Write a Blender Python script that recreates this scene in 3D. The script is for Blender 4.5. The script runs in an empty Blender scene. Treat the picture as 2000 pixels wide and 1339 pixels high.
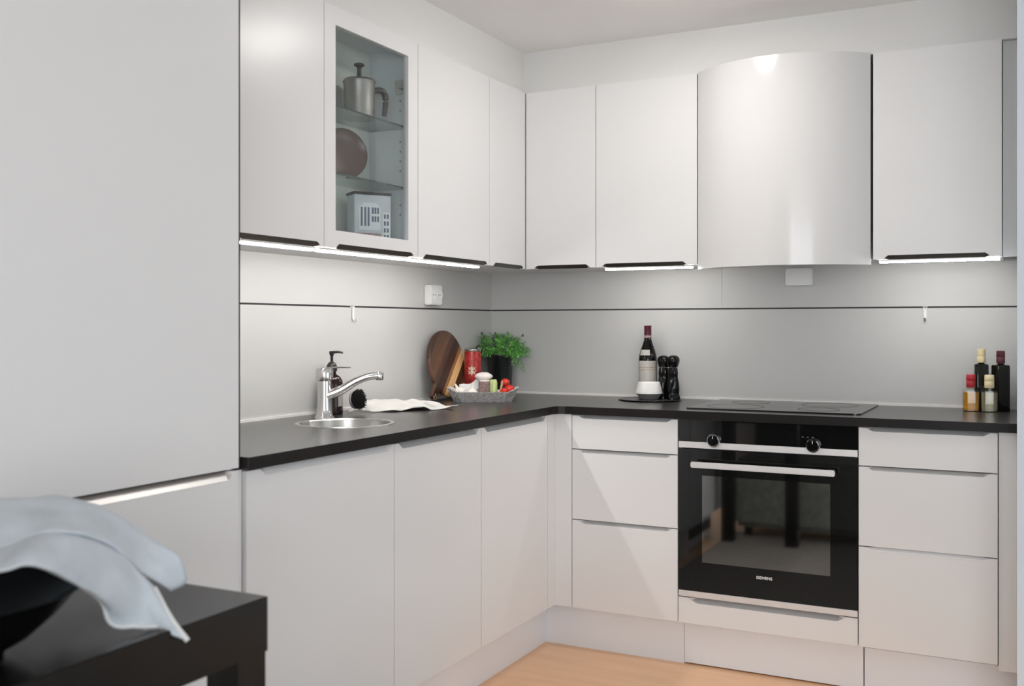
import bpy, bmesh, math, random
from mathutils import Vector, Matrix
random.seed(7)
S = bpy.context.scene
COL = S.collection
PI = math.pi

# ------------------------------------------------------------------ camera
cd = bpy.data.cameras.new('camera'); cam = bpy.data.objects.new('camera', cd); COL.objects.link(cam)
cam.location = (2.1373, -3.9986, 1.1915); cam.rotation_euler = (PI/2, 0, 0.4708)
cd.sensor_fit = 'HORIZONTAL'; cd.sensor_width = 36; cd.lens = 35.936; cd.shift_y = -0.0167
cd.dof.use_dof = True; cd.dof.focus_distance = 3.7; cd.dof.aperture_fstop = 4.0
cd.clip_start = 0.05
S.camera = cam
# ------------------------------------------------------------------ world, light, exposure
w = bpy.data.worlds.new('world'); S.world = w; w.use_nodes = True
w.node_tree.nodes['Background'].inputs[0].default_value = (0.80, 0.88, 1.0, 1)
w.node_tree.nodes['Background'].inputs[1].default_value = 1.0
S.view_settings.view_transform = 'Standard'; S.view_settings.look = 'None'
S.view_settings.exposure = 0.19; S.view_settings.gamma = 1.0; S.view_settings.use_curve_mapping = False
CYC = S.cycles
CYC.use_denoising = True; CYC.max_bounces = 10; CYC.diffuse_bounces = 6; CYC.glossy_bounces = 5
CYC.transmission_bounces = 8; CYC.transparent_max_bounces = 8
CYC.caustics_reflective = False; CYC.caustics_refractive = False
CYC.sample_clamp_indirect = 6.0

def area(name, loc, rot, sx, sy, power, color):
    l = bpy.data.lights.new(name, 'AREA'); l.shape = 'RECTANGLE'; l.size = sx; l.size_y = sy
    l.energy = power; l.color = color
    o = bpy.data.objects.new(name, l); COL.objects.link(o); o.location = loc; o.rotation_euler = rot
    return o
# daylight by the rear window, plus fill by an added, unseen side opening
area('window_daylight_rear', (3.2, -6.72, 1.25), (PI/2, 0, 0), 2.8, 1.9, 84, (0.89, 0.94, 0.985))
area('window_daylight_side', (4.92, -2.1, 1.0), (PI/2, 0, PI/2), 2.0, 1.7, 15, (0.89, 0.94, 0.985))
LAMP_POWER = 24.0
LED_STRENGTH = 54.0

# ------------------------------------------------------------------ materials
def mat(name, color, rough=0.5, metal=0.0, ior=1.45, trans=0.0, emit=0.0, ecol=None, coat=0.0,
        noise=None, bump=None, spec=0.5):
    m = bpy.data.materials.new(name); m.use_nodes = True
    nt = m.node_tree; b = nt.nodes['Principled BSDF']
    b.inputs['Base Color'].default_value = (*color, 1); b.inputs['Roughness'].default_value = rough
    b.inputs['Metallic'].default_value = metal; b.inputs['IOR'].default_value = ior
    b.inputs['Transmission Weight'].default_value = trans
    b.inputs['Specular IOR Level'].default_value = spec
    b.inputs['Coat Weight'].default_value = coat
    if emit:
        b.inputs['Emission Color'].default_value = (*(ecol or color), 1); b.inputs['Emission Strength'].default_value = emit
    if noise or bump:
        tc = nt.nodes.new('ShaderNodeTexCoord')
    if noise:   # (scale, amount, stretch)
        mp = nt.nodes.new('ShaderNodeMapping'); mp.inputs['Scale'].default_value = noise[2]
        n = nt.nodes.new('ShaderNodeTexNoise'); n.inputs['Scale'].default_value = noise[0]; n.inputs['Detail'].default_value = 5
        r = nt.nodes.new('ShaderNodeValToRGB'); a = noise[1]
        r.color_ramp.elements[0].position = 0.3; r.color_ramp.elements[1].position = 0.7
        r.color_ramp.elements[0].color = (*[c*(1-a) for c in color], 1)
        r.color_ramp.elements[1].color = (*[min(1, c*(1+a)) for c in color], 1)
        nt.links.new(tc.outputs['Object'], mp.inputs[0]); nt.links.new(mp.outputs[0], n.inputs['Vector'])
        nt.links.new(n.outputs[0], r.inputs[0]); nt.links.new(r.outputs[0], b.inputs['Base Color'])
    if bump:    # (scale, strength)
        n2 = nt.nodes.new('ShaderNodeTexNoise'); n2.inputs['Scale'].default_value = bump[0]; n2.inputs['Detail'].default_value = 3
        bp = nt.nodes.new('ShaderNodeBump'); bp.inputs['Strength'].default_value = bump[1]; bp.inputs['Distance'].default_value = 0.002
        nt.links.new(tc.outputs['Object'], n2.inputs['Vector']); nt.links.new(n2.outputs[0], bp.inputs['Height'])
        nt.links.new(bp.outputs[0], b.inputs['Normal'])
    return m

ONE = (1, 1, 1)
M = {}
M['cab'] = mat('cabinet_lacquer', (0.79, 0.785, 0.78), 0.27, noise=(1.2, 0.01, ONE))
M['gloss'] = mat('gloss_lacquer', (0.73, 0.722, 0.715), 0.12, noise=(1.2, 0.01, ONE))
M['wall'] = mat('wall_paint', (0.72, 0.715, 0.70), 0.7, noise=(2, 0.015, ONE), bump=(180, 0.05))
M['ceil'] = mat('ceiling_paint', (0.88, 0.87, 0.86), 0.8, noise=(2, 0.015, ONE))
M['splash'] = mat('backsplash_laminate', (0.55, 0.54, 0.525), 0.42, noise=(3, 0.015, ONE))
M['dark'] = mat('dark_gap', (0.02, 0.02, 0.02), 0.6)
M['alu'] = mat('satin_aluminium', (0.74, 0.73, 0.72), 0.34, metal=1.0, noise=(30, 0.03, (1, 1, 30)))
M['darkalu'] = mat('shaded_bronze_grey_grip', (0.16, 0.15, 0.14), 0.35, metal=1.0, noise=(30, 0.03, ONE))  # down-facing grips: their shade is put into a darker metal colour
M['trimsteel'] = mat('matt_steel_trim', (0.84, 0.82, 0.81), 0.42, metal=0.5, noise=(30, 0.03, ONE))
M['steel'] = mat('brushed_steel', (0.62, 0.61, 0.59), 0.24, metal=1.0, noise=(40, 0.04, (1, 1, 20)))
M['chrome'] = mat('chrome', (0.66, 0.65, 0.64), 0.09, metal=1.0, noise=(5, 0.01, ONE))
M['counter'] = mat('dark_worktop', (0.030, 0.026, 0.025), 0.26, noise=(12, 0.15, ONE), ior=1.95)
M['edging'] = mat('black_brown_edging', (0.009, 0.007, 0.0065), 0.4, noise=(12, 0.15, ONE), spec=0.3)
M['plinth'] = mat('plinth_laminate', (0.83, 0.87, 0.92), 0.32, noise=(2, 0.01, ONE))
M['bluewall'] = mat('pale_blue_white_paint', (0.66, 0.72, 0.77), 0.6, noise=(2, 0.01, ONE))  # cool daylight tint put into the colour of the right wall
M['edgeglass'] = mat('dark_green_glass_edge', (0.035, 0.06, 0.055), 0.1, noise=(5, 0.1, ONE))
M['white'] = mat('white_plastic', (0.82, 0.81, 0.79), 0.35, noise=(5, 0.01, ONE))
M['seal'] = mat('pale_sealing_strip', (0.78, 0.76, 0.74), 0.5, noise=(5, 0.01, ONE))
M['ovenglass'] = mat('black_oven_glass', (0.006, 0.006, 0.006), 0.03, ior=1.6, noise=(5, 0.02, ONE))
M['ovenwin'] = mat('coated_oven_window', (0.38, 0.38, 0.375), 0.04, metal=1.0, noise=(5, 0.02, ONE))
M['hob'] = mat('hob_glass', (0.012, 0.012, 0.012), 0.16, ior=1.6, noise=(60, 0.2, ONE))
M['print'] = mat('silver_print', (0.75, 0.75, 0.75), 0.4, noise=(5, 0.01, ONE))
M['black'] = mat('black_gloss', (0.004, 0.004, 0.004), 0.12, spec=0.3, noise=(8, 0.1, ONE))
M['blackmat'] = mat('black_matt', (0.012, 0.012, 0.012), 0.55, noise=(20, 0.2, ONE))
M['table'] = mat('black_brown_table_foil', (0.007, 0.007, 0.0065), 0.22, noise=(8, 0.2, (1, 12, 1)), spec=0.35)
M['led'] = mat('led_diffuser', (0.9, 0.9, 0.88), 0.5, emit=LED_STRENGTH, ecol=(1.0, 0.98, 0.95))
M['lamp'] = mat('lamp_diffuser', (0.9, 0.9, 0.88), 0.5, emit=LAMP_POWER, ecol=(1.0, 0.96, 0.92))
M['inside'] = mat('cabinet_interior', (0.66, 0.71, 0.74), 0.5, noise=(2, 0.01, ONE))
M['insideback'] = mat('cabinet_back_panel', (0.74, 0.76, 0.71), 0.5, noise=(2, 0.01, ONE))
M['potsteel'] = mat('dull_aluminium', (0.33, 0.31, 0.295), 0.42, metal=1.0, noise=(30, 0.05, (1, 1, 12)))
M['darkplastic'] = mat('dark_brown_plastic', (0.015, 0.011, 0.010), 0.35, noise=(20, 0.1, ONE))
M['brown'] = mat('brown_glaze', (0.10, 0.058, 0.050), 0.22, noise=(20, 0.12, ONE))
M['amber'] = mat('dark_amber_glass', (0.014, 0.004, 0.004), 0.08, spec=0.35, noise=(20, 0.1, ONE), ior=1.5)
M['label'] = mat('off_white_label', (0.66, 0.62, 0.55), 0.6, noise=(60, 0.08, ONE))
M['paper'] = mat('paper_label', (0.78, 0.75, 0.70), 0.6, noise=(60, 0.05, ONE))
M['wine'] = mat('dark_wine_glass', (0.003, 0.004, 0.003), 0.06, spec=0.3, ior=1.5, noise=(10, 0.1, ONE))
M['foil'] = mat('burgundy_foil', (0.10, 0.018, 0.035), 0.3, metal=0.3, noise=(20, 0.1, ONE))
M['pinklabel'] = mat('pale_pink_label', (0.72, 0.50, 0.50), 0.5, noise=(40, 0.05, ONE))
M['gold'] = mat('gold_line', (0.55, 0.38, 0.18), 0.4, noise=(40, 0.05, ONE))
M['porcelain'] = mat('white_porcelain', (0.80, 0.78, 0.75), 0.18, noise=(6, 0.01, ONE))
M['greystone'] = mat('grey_stoneware', (0.20, 0.195, 0.19), 0.3, noise=(40, 0.1, ONE))
M['slate'] = mat('dark_slate', (0.035, 0.034, 0.034), 0.28, noise=(25, 0.25, ONE), bump=(60, 0.2))
M['amberoil'] = mat('amber_oil', (0.90, 0.42, 0.01), 0.05, ior=1.35, trans=0.7)
M['paleoil'] = mat('pale_oil', (0.80, 0.70, 0.42), 0.05, ior=1.35, trans=0.7)
M['darkoil'] = mat('dark_olive_bottle', (0.008, 0.008, 0.005), 0.07, spec=0.3, ior=1.5, noise=(10, 0.1, ONE))
M['redwax'] = mat('red_wax', (0.38, 0.02, 0.03), 0.35, noise=(30, 0.1, ONE))
M['creamwax'] = mat('cream_wax', (0.74, 0.63, 0.38), 0.4, noise=(30, 0.05, ONE))
M['winewax'] = mat('burgundy_wax', (0.085, 0.015, 0.03), 0.35, noise=(30, 0.1, ONE))
M['redtin'] = mat('red_tin', (0.33, 0.022, 0.020), 0.28, noise=(70, 0.55, ONE))
M['tinstar'] = mat('beige_print', (0.62, 0.46, 0.36), 0.4, noise=(80, 0.2, ONE))
M['potblack'] = mat('black_plant_pot', (0.010, 0.013, 0.012), 0.14, noise=(10, 0.2, ONE))
M['soil'] = mat('soil', (0.03, 0.02, 0.014), 0.9, noise=(90, 0.4, ONE), bump=(90, 0.8))
M['leaf'] = mat('herb_leaf', (0.17, 0.46, 0.10), 0.5, noise=(30, 0.35, ONE))
M['stem'] = mat('herb_stem', (0.12, 0.26, 0.07), 0.6, noise=(30, 0.2, ONE))
M['lav'] = mat('grey_green_sprig', (0.24, 0.30, 0.24), 0.7, noise=(50, 0.3, ONE))
M['lavbud'] = mat('dusty_purple_bud', (0.12, 0.10, 0.13), 0.7, noise=(90, 0.4, ONE))
M['cloth'] = mat('pale_blue_linen', (0.55, 0.60, 0.645), 0.9, noise=(14, 0.10, ONE), bump=(900, 0.35))
M['hem'] = mat('white_linen_hem', (0.74, 0.75, 0.74), 0.9, noise=(60, 0.05, ONE), bump=(900, 0.3))
M['towel'] = mat('white_tea_towel', (0.56, 0.545, 0.52), 0.9, noise=(20, 0.03, ONE), bump=(500, 0.3))
M['towelprint'] = mat('grey_towel_print', (0.22, 0.21, 0.21), 0.9, noise=(120, 0.4, ONE))
M['bristle'] = mat('black_bristle', (0.010, 0.009, 0.008), 0.7, noise=(80, 0.4, ONE))
M['brushback'] = mat('grey_brush_back', (0.30, 0.28, 0.26), 0.5, noise=(40, 0.1, ONE))
M['wicker'] = mat('grey_patterned_tray', (0.52, 0.50, 0.48), 0.6, noise=(110, 0.35, ONE))
M['wickerin'] = mat('pale_tray_lining', (0.72, 0.67, 0.62), 0.7, noise=(110, 0.12, ONE))
M['garlic'] = mat('garlic_skin', (0.78, 0.73, 0.68), 0.55, noise=(25, 0.10, (6, 6, 1)))
M['roll'] = mat('pale_floury_roll', (0.75, 0.68, 0.66), 0.7, noise=(60, 0.1, ONE))
M['tomato'] = mat('tomato_skin', (0.52, 0.025, 0.018), 0.2, noise=(15, 0.2, ONE))
M['calyx'] = mat('tomato_calyx', (0.07, 0.18, 0.04), 0.6, noise=(50, 0.2, ONE))
M['spice'] = mat('mottled_brown_spice', (0.22, 0.15, 0.14), 0.8, noise=(150, 0.5, ONE))
M['greenjar'] = mat('pale_green_vegetable', (0.42, 0.50, 0.22), 0.5, noise=(60, 0.3, (1, 1, 0.1)))
M['tanjar'] = mat('tan_crust', (0.52, 0.33, 0.18), 0.6, noise=(60, 0.2, ONE))
M['bench'] = mat('grey_green_upholstery', (0.26, 0.28, 0.245), 0.9, noise=(30, 0.2, ONE), bump=(400, 0.3))
M['tinbody'] = mat('pale_blue_tin', (0.56, 0.60, 0.66), 0.4, noise=(20, 0.05, ONE))
M['tinwall'] = mat('white_tin_print', (0.74, 0.77, 0.80), 0.4, noise=(20, 0.03, ONE))
M['tinwin'] = mat('slate_blue_print', (0.10, 0.13, 0.20), 0.4, noise=(20, 0.1, ONE))
M['brick'] = mat('dusky_brick_print', (0.36, 0.24, 0.25), 0.5, noise=(60, 0.3, ONE))
M['cord'] = mat('tan_leather_cord', (0.33, 0.21, 0.12), 0.7, noise=(50, 0.2, ONE))

def wood_stripes():     # cutting board: walnut staves with one maple stave, grain along local X'
    m = bpy.data.materials.new('striped_walnut'); m.use_nodes = True; nt = m.node_tree; b = nt.nodes['Principled BSDF']
    b.inputs['Roughness'].default_value = 0.42
    tc = nt.nodes.new('ShaderNodeTexCoord'); mp = nt.nodes.new('ShaderNodeMapping')
    mp.inputs['Rotation'].default_value = (math.radians(45), 0, 0)
    sx = nt.nodes.new('ShaderNodeSeparateXYZ')
    mr = nt.nodes.new('ShaderNodeMapRange'); mr.inputs[1].default_value = -0.14; mr.inputs[2].default_value = 0.14
    r = nt.nodes.new('ShaderNodeValToRGB'); r.color_ramp.interpolation = 'CONSTANT'
    cols = [(0, (.055, .024, .014)), (.10, (.10, .045, .025)), (.24, (.13, .062, .034)), (.34, (.075, .034, .02)), (.44, (.035, .016, .010)),
            (.52, (.055, .025, .015)), (.60, (.30, .14, .055)), (.66, (.80, .50, .22)), (.79, (.07, .028, .012)), (.90, (.15, .07, .033))]
    e = r.color_ramp.elements
    e[0].position = 0; e[0].color = (*cols[0][1], 1); e[1].position = cols[1][0]; e[1].color = (*cols[1][1], 1)
    for p, c in cols[2:]:
        k = e.new(p); k.color = (*c, 1)
    n = nt.nodes.new('ShaderNodeTexNoise'); n.inputs['Scale'].default_value = 14; n.inputs['Detail'].default_value = 6
    mp2 = nt.nodes.new('ShaderNodeMapping'); mp2.inputs['Scale'].default_value = (1, 9, 1)
    mx = nt.nodes.new('ShaderNodeMixRGB'); mx.blend_type = 'OVERLAY'; mx.inputs[0].default_value = 0.6
    L = nt.links.new
    L(tc.outputs['Object'], mp.inputs[0]); L(mp.outputs[0], sx.inputs[0]); L(sx.outputs['Y'], mr.inputs[0]); L(mr.outputs[0], r.inputs[0])
    L(mp.outputs[0], mp2.inputs[0]); L(mp2.outputs[0], n.inputs['Vector'])
    L(r.outputs[0], mx.inputs[1]); L(n.outputs[0], mx.inputs[2]); L(mx.outputs[0], b.inputs['Base Color'])
    return m
M['board'] = wood_stripes()

def wood_floor():
    m = bpy.data.materials.new('pale_oak_floor'); m.use_nodes = True; nt = m.node_tree; b = nt.nodes['Principled BSDF']
    b.inputs['Roughness'].default_value = 0.35
    tc = nt.nodes.new('ShaderNodeTexCoord'); mp = nt.nodes.new('ShaderNodeMapping'); mp.inputs['Scale'].default_value = (1.2, 9, 1)
    n = nt.nodes.new('ShaderNodeTexNoise'); n.inputs['Scale'].default_value = 2.2; n.inputs['Detail'].default_value = 7
    r = nt.nodes.new('ShaderNodeValToRGB')
    r.color_ramp.elements[0].position = .3; r.color_ramp.elements[0].color = (.83, .50, .285, 1)
    r.color_ramp.elements[1].position = .72; r.color_ramp.elements[1].color = (.93, .60, .365, 1)
    L = nt.links.new
    L(tc.outputs['Object'], mp.inputs[0]); L(mp.outputs[0], n.inputs['Vector']); L(n.outputs[0], r.inputs[0]); L(r.outputs[0], b.inputs['Base Color'])
    return m
M['floor'] = wood_floor()
def thin_glass(name, tint, refl=1.0):
    m = bpy.data.materials.new(name); m.use_nodes = True; nt = m.node_tree
    for n in list(nt.nodes): nt.nodes.remove(n)
    o = nt.nodes.new('ShaderNodeOutputMaterial'); mx = nt.nodes.new('ShaderNodeMixShader')
    t = nt.nodes.new('ShaderNodeBsdfTransparent'); g = nt.nodes.new('ShaderNodeBsdfGlossy'); f = nt.nodes.new('ShaderNodeLayerWeight'); pw = nt.nodes.new('ShaderNodeMath'); pw.operation = 'POWER'; pw.inputs[1].default_value = 5; ad = nt.nodes.new('ShaderNodeMath'); ad.operation = 'MULTIPLY_ADD'; ad.inputs[1].default_value = .95; ad.inputs[2].default_value = .04; f.inputs[0].default_value = .5
    n = nt.nodes.new('ShaderNodeTexNoise'); n.inputs['Scale'].default_value = 3
    r = nt.nodes.new('ShaderNodeMapRange'); r.inputs[3].default_value = .97; r.inputs[4].default_value = 1.0
    v = nt.nodes.new('ShaderNodeMixRGB'); v.blend_type = 'MULTIPLY'; v.inputs[0].default_value = 1; v.inputs[1].default_value = (*tint, 1)
    t.inputs[0].default_value = (*tint, 1); g.inputs['Roughness'].default_value = 0.02
    L = nt.links.new
    L(n.outputs[0], r.inputs[0]); L(r.outputs[0], v.inputs[2]); L(v.outputs[0], t.inputs[0])
    L(f.outputs['Facing'], pw.inputs[0]); L(pw.outputs[0], ad.inputs[0]); L(ad.outputs[0], mx.inputs[0]); L(t.outputs[0], mx.inputs[1]); L(g.outputs[0], mx.inputs[2]); L(mx.outputs[0], o.inputs[0])
    return m
M['glass'] = thin_glass('cabinet_glass', (0.94, 0.96, 0.955))
M['shelfglass'] = thin_glass('green_edged_glass', (0.88, 0.94, 0.93))
M['clear'] = thin_glass('clear_bottle_glass', (0.96, 0.97, 0.95))

# ------------------------------------------------------------------ helpers
ORG = {}
def bm_new(): return bmesh.new()
def box(bm, x0, x1, y0, y1, z0, z1, bev=0.0):
    r = bmesh.ops.create_cube(bm, size=1.0); vs = r['verts']
    bmesh.ops.scale(bm, vec=(abs(x1-x0), abs(y1-y0), abs(z1-z0)), verts=vs)
    bmesh.ops.translate(bm, vec=((x0+x1)/2, (y0+y1)/2, (z0+z1)/2), verts=vs)
    if bev:
        es = list({e for v in vs for e in v.link_edges})
        bmesh.ops.bevel(bm, geom=es, offset=bev, segments=2, affect='EDGES')
    return bm
def B(*a, **k): return box(bm_new(), *a, **k)
def obj(name, bm, m, parent=None, smooth=False, local=False, fix=True):
    """links a bmesh (world coordinates unless local) as one mesh object"""
    if fix: bmesh.ops.recalc_face_normals(bm, faces=bm.faces)
    if parent is not None and not local:
        bmesh.ops.translate(bm, vec=-ORG[parent.name], verts=bm.verts)
    me = bpy.data.meshes.new(name); bm.to_mesh(me); bm.free()
    me.materials.append(m)
    if smooth:
        for p in me.polygons: p.use_smooth = True
        try: me.set_sharp_from_angle(angle=math.radians(38))
        except Exception: pass
    o = bpy.data.objects.new(name, me); COL.objects.link(o)
    if parent is not None:
        o.parent = parent
    ORG[o.name] = ORG[parent.name].copy() if parent is not None else Vector((0, 0, 0))
    return o
def tag(o, label, cat, group=None):
    o['label'] = label; o['category'] = cat
    if group: o['group'] = group
    return o
def thing(name, label, cat, loc=(0, 0, 0), rz=0.0, group=None, rot=None):
    o = bpy.data.objects.new(name, None); COL.objects.link(o); o.location = loc
    o.rotation_euler = rot if rot else (0, 0, rz); o.empty_display_size = 0.05
    ORG[o.name] = Vector(loc); tag(o, label, cat, group); return o
def struct(name, bm, m):
    o = obj(name, bm, m); o['kind'] = 'structure'; return o
def lathe(profile, seg=32, bm=None, c=(0, 0), cap=True):
    bm = bm or bm_new(); rings = []
    for r, z in profile:
        if r < 1e-6: rings.append([bm.verts.new((c[0], c[1], z))])
        else: rings.append([bm.verts.new((c[0]+r*math.cos(2*PI*i/seg), c[1]+r*math.sin(2*PI*i/seg), z)) for i in range(seg)])
    for a, b in zip(rings, rings[1:]):
        if len(a) == 1 and len(b) == 1: continue
        for i in range(seg):
            j = (i+1) % seg
            if len(a) == 1: bm.faces.new((a[0], b[j], b[i]))
            elif len(b) == 1: bm.faces.new((a[i], a[j], b[0]))
            else: bm.faces.new((a[i], a[j], b[j], b[i]))
    if cap:
        for r in (rings[0], rings[-1]):
            if len(r) > 1: bm.faces.new(r)
    return bm
def loft(sections, seg=32, bm=None, c=(0, 0)):
    """sections: (z, half width, exponent) - 2 round, 8 nearly square"""
    bm = bm or bm_new(); rings = []
    for z, h, p in sections:
        ring = []
        for i in range(seg):
            t = 2*PI*i/seg; k = (abs(math.cos(t))**p + abs(math.sin(t))**p)**(-1/p)
            ring.append(bm.verts.new((c[0]+h*k*math.cos(t), c[1]+h*k*math.sin(t), z)))
        rings.append(ring)
    for a, b in zip(rings, rings[1:]):
        for i in range(seg):
            j = (i+1) % seg; bm.faces.new((a[i], a[j], b[j], b[i]))
    bm.faces.new(rings[0]); bm.faces.new(rings[-1])
    return bm
def catmull(pts, n=8):
    P = [Vector(p) for p in pts]; P = [2*P[0]-P[1]] + P + [2*P[-1]-P[-2]]; out = []
    for i in range(1, len(P)-2):
        for k in range(n):
            t = k/n; a, b, c, d = P[i-1], P[i], P[i+1], P[i+2]
            out.append(0.5*((2*b)+(c-a)*t+(2*a-5*b+4*c-d)*t*t+(3*b-a-3*c+d)*t**3))
    out.append(P[-2]); return out
def tube(pts, rad, seg=12, bm=None, smooth_n=0, flat=1.0):
    """rad: number or list (interpolated along the path)"""
    bm = bm or bm_new()
    path = catmull(pts, smooth_n) if smooth_n else [Vector(p) for p in pts]
    n = len(path); rings = []
    up = Vector((0, 0, 1))
    for i, p in enumerate(path):
        d = (path[min(i+1, n-1)]-path[max(i-1, 0)]).normalized()
        s = d.cross(up)
        s = s.normalized() if s.length > 1e-3 else Vector((1, 0, 0))
        u = s.cross(d).normalized()
        if isinstance(rad, (list, tuple)):
            f = i/(n-1)*(len(rad)-1); k = min(int(f), len(rad)-2); r = rad[k]+(rad[k+1]-rad[k])*(f-k)
        else: r = rad
        rings.append([bm.verts.new(p+s*r*math.cos(2*PI*k/seg)+u*r*flat*math.sin(2*PI*k/seg)) for k in range(seg)])
    for a, b in zip(rings, rings[1:]):
        for i in range(seg):
            j = (i+1) % seg; bm.faces.new((a[i], a[j], b[j], b[i]))
    bm.faces.new(rings[0]); bm.faces.new(rings[-1])
    return bm
def shell(r, z0, z1, a0, a1, c=(0, 0), seg=14, r2=None):
    """curved label patch standing slightly proud of a round body"""
    bm = bm_new(); r2 = r if r2 is None else r2
    A = [a0+(a1-a0)*i/seg for i in range(seg+1)]
    lo = [bm.verts.new((c[0]+r*math.cos(a), c[1]+r*math.sin(a), z0)) for a in A]
    hi = [bm.verts.new((c[0]+r2*math.cos(a), c[1]+r2*math.sin(a), z1)) for a in A]
    for i in range(seg): bm.faces.new((lo[i], lo[i+1], hi[i+1], hi[i]))
    g = bm.faces[:]
    bmesh.ops.solidify(bm, geom=g, thickness=-0.0005)
    return bm
def sphere(bm, c, r, sc=(1, 1, 1), u=16, v=10):
    q = bmesh.ops.create_uvsphere(bm, u_segments=u, v_segments=v, radius=r)['verts']
    bmesh.ops.scale(bm, vec=sc, verts=q); bmesh.ops.translate(bm, vec=c, verts=q); return bm

def prism(bm, pts, z0, z1):
    a = [bm.verts.new((x, y, z0)) for x, y in pts]; b = [bm.verts.new((x, y, z1)) for x, y in pts]
    bm.faces.new(a); bm.faces.new(b)
    for i in range(len(a)): j = (i+1) % len(a); bm.faces.new((a[i], a[j], b[j], b[i]))
    return bm
# planes of the fronts: 'L' faces +x (left run), 'B' faces -y (back run)
def W(pl, P, a, dep, z): return (P-dep, a, z) if pl == 'L' else (a, -P+dep, z)
def front_bm(pl, P, a0, a1, z0, z1, scoop=None, m0=0.03, m1=0.03, th=0.019, sh=0.017, sd=0.013, slope=0.022, g=0.0015):
    """slab front whose top or bottom edge is bevelled away over a trapezoid finger grip; returns (front, grip, sliver)"""
    a0 += g; a1 -= g
    bm = bm_new(); V = lambda a, d, z: bm.verts.new(W(pl, P, a, d, z))
    if not scoop:
        p = W(pl, P, a0, 0, z0); q = W(pl, P, a1, th, z1)
        bm.free(); return B(min(p[0], q[0]), max(p[0], q[0]), min(p[1], q[1]), max(p[1], q[1]), z0, z1), None
    ze, zi, zo = (z1, z1-sh, z0) if scoop == 'top' else (z0, z0+sh, z1)
    s0, s1 = a0+m0, a1-m1
    A, Bv, C, D = V(a0, 0, zo), V(a1, 0, zo), V(a1, 0, ze), V(a0, 0, ze)
    p1, p2, p3, p4 = V(s0, 0, ze), V(s0+slope, 0, zi), V(s1-slope, 0, zi), V(s1, 0, ze)
    q2, q3 = V(s0+slope, sd, ze), V(s1-slope, sd, ze)
    Ab, Bb, Cb, Db = V(a0, th, zo), V(a1, th, zo), V(a1, th, ze), V(a0, th, ze)
    for f in ((A, Bv, C, p4, p3, p2, p1, D), (p2, p3, q3, q2), (p1, p2, q2), (p3, p4, q3), (D, p1, q2, q3, p4, C, Cb, Db),
              (A, D, Db, Ab), (Bv, Bb, Cb, C), (A, Ab, Bb, Bv), (Ab, Db, Cb, Bb)):
        bm.faces.new(f)
    h = bm_new(); V2 = lambda a, d, z: h.verts.new(W(pl, P, a, d, z))
    e = 0.0008; f0 = [V2(s0+slope*.4, 0.0, ze+(zi-ze)*.4), V2(s0+slope, 0, zi), V2(s1-slope, 0, zi), V2(s1-slope*.4, 0.0, ze+(zi-ze)*.4),
                      V2(s1-slope, sd, ze), V2(s0+slope, sd, ze)]
    h.faces.new((f0[1], f0[2], f0[4], f0[5])); h.faces.new((f0[0], f0[1], f0[5])); h.faces.new((f0[2], f0[3], f0[4]))
    bmesh.ops.recalc_face_normals(h, faces=h.faces)
    bmesh.ops.solidify(h, geom=h.faces[:], thickness=0.0012)
    return bm, h
def front(name, pl, P, a0, a1, z0, z1, parent, m=None, scoop=None, grip=None, **k):
    d, h = front_bm(pl, P, a0, a1, z0, z1, scoop, **k)
    o = obj(name, d, m or M['cab'], parent)
    if h is not None: 
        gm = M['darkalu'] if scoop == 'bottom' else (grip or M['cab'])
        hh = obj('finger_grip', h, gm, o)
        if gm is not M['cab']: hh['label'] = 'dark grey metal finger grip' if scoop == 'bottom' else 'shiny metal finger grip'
    return o
def carcass(x0, x1, y0, y1, z0, z1, open_side, top=True, t=0.016):
    """shell of boards open on one side: '+x' or '-y'"""
    bm = bm_new()
    if open_side == '+x':
        box(bm, x0, x0+t, y0, y1, z0, z1)
        box(bm, x0+t, x1, y0, y0+t, z0, z1); box(bm, x0+t, x1, y1-t, y1, z0, z1)
        box(bm, x0+t, x1, y0+t, y1-t, z0, z0+t)
        if top: box(bm, x0+t, x1, y0+t, y1-t, z1-t, z1)
    else:
        box(bm, x0, x1, y1-t, y1, z0, z1)
        box(bm, x0, x0+t, y0, y1-t, z0, z1); box(bm, x1-t, x1, y0, y1-t, z0, z1)
        box(bm, x0+t, x1-t, y0, y1-t, z0, z0+t)
        if top: box(bm, x0+t, x1-t, y0, y1-t, z1-t, z1)
    return bm

P0, U0, K0 = 0.568, 0.331, 0.500          # front planes: base doors, wall doors, plinths
CT, CB = 0.898, 0.8695                     # worktop top and underside
ZK, ZD = 0.1635, 0.8655                    # base doors bottom / top
ZU0, ZU1, ZC = 1.4175, 2.121, 2.285
XR = 2.097                                 # face of the wall at the right end of the run

# ------------------------------------------------------------------ room shell
struct('floor', B(-0.25, 5.0, -6.8, 0.15, -0.06, 0), M['floor'])
struct('ceiling', B(-0.25, 5.0, -6.8, 0.15, ZC, ZC+0.1), M['ceil'])
wl = struct('wall_left', B(-0.15, -0.018, -6.6, 0.12, 0, ZC), M['wall'])
wb = struct('wall_back', B(-0.018, XR, 0.018, 0.12, 0, ZC), M['wall'])
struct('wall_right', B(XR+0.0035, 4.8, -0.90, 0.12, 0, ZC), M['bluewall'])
bm = bm_new()   # far side wall, its added opening shaped to light the lower fronts
for a in ((4.8, 4.9, -6.6, -3.1, 0, ZC), (4.8, 4.9, -1.1, 0.12, 0, ZC), (4.8, 4.9, -3.1, -1.1, 0, .1), (4.8, 4.9, -3.1, -1.1, 1.9, ZC)): box(bm, *a)
struct('wall_side', bm, M['wall'])
bm = bm_new()
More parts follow.
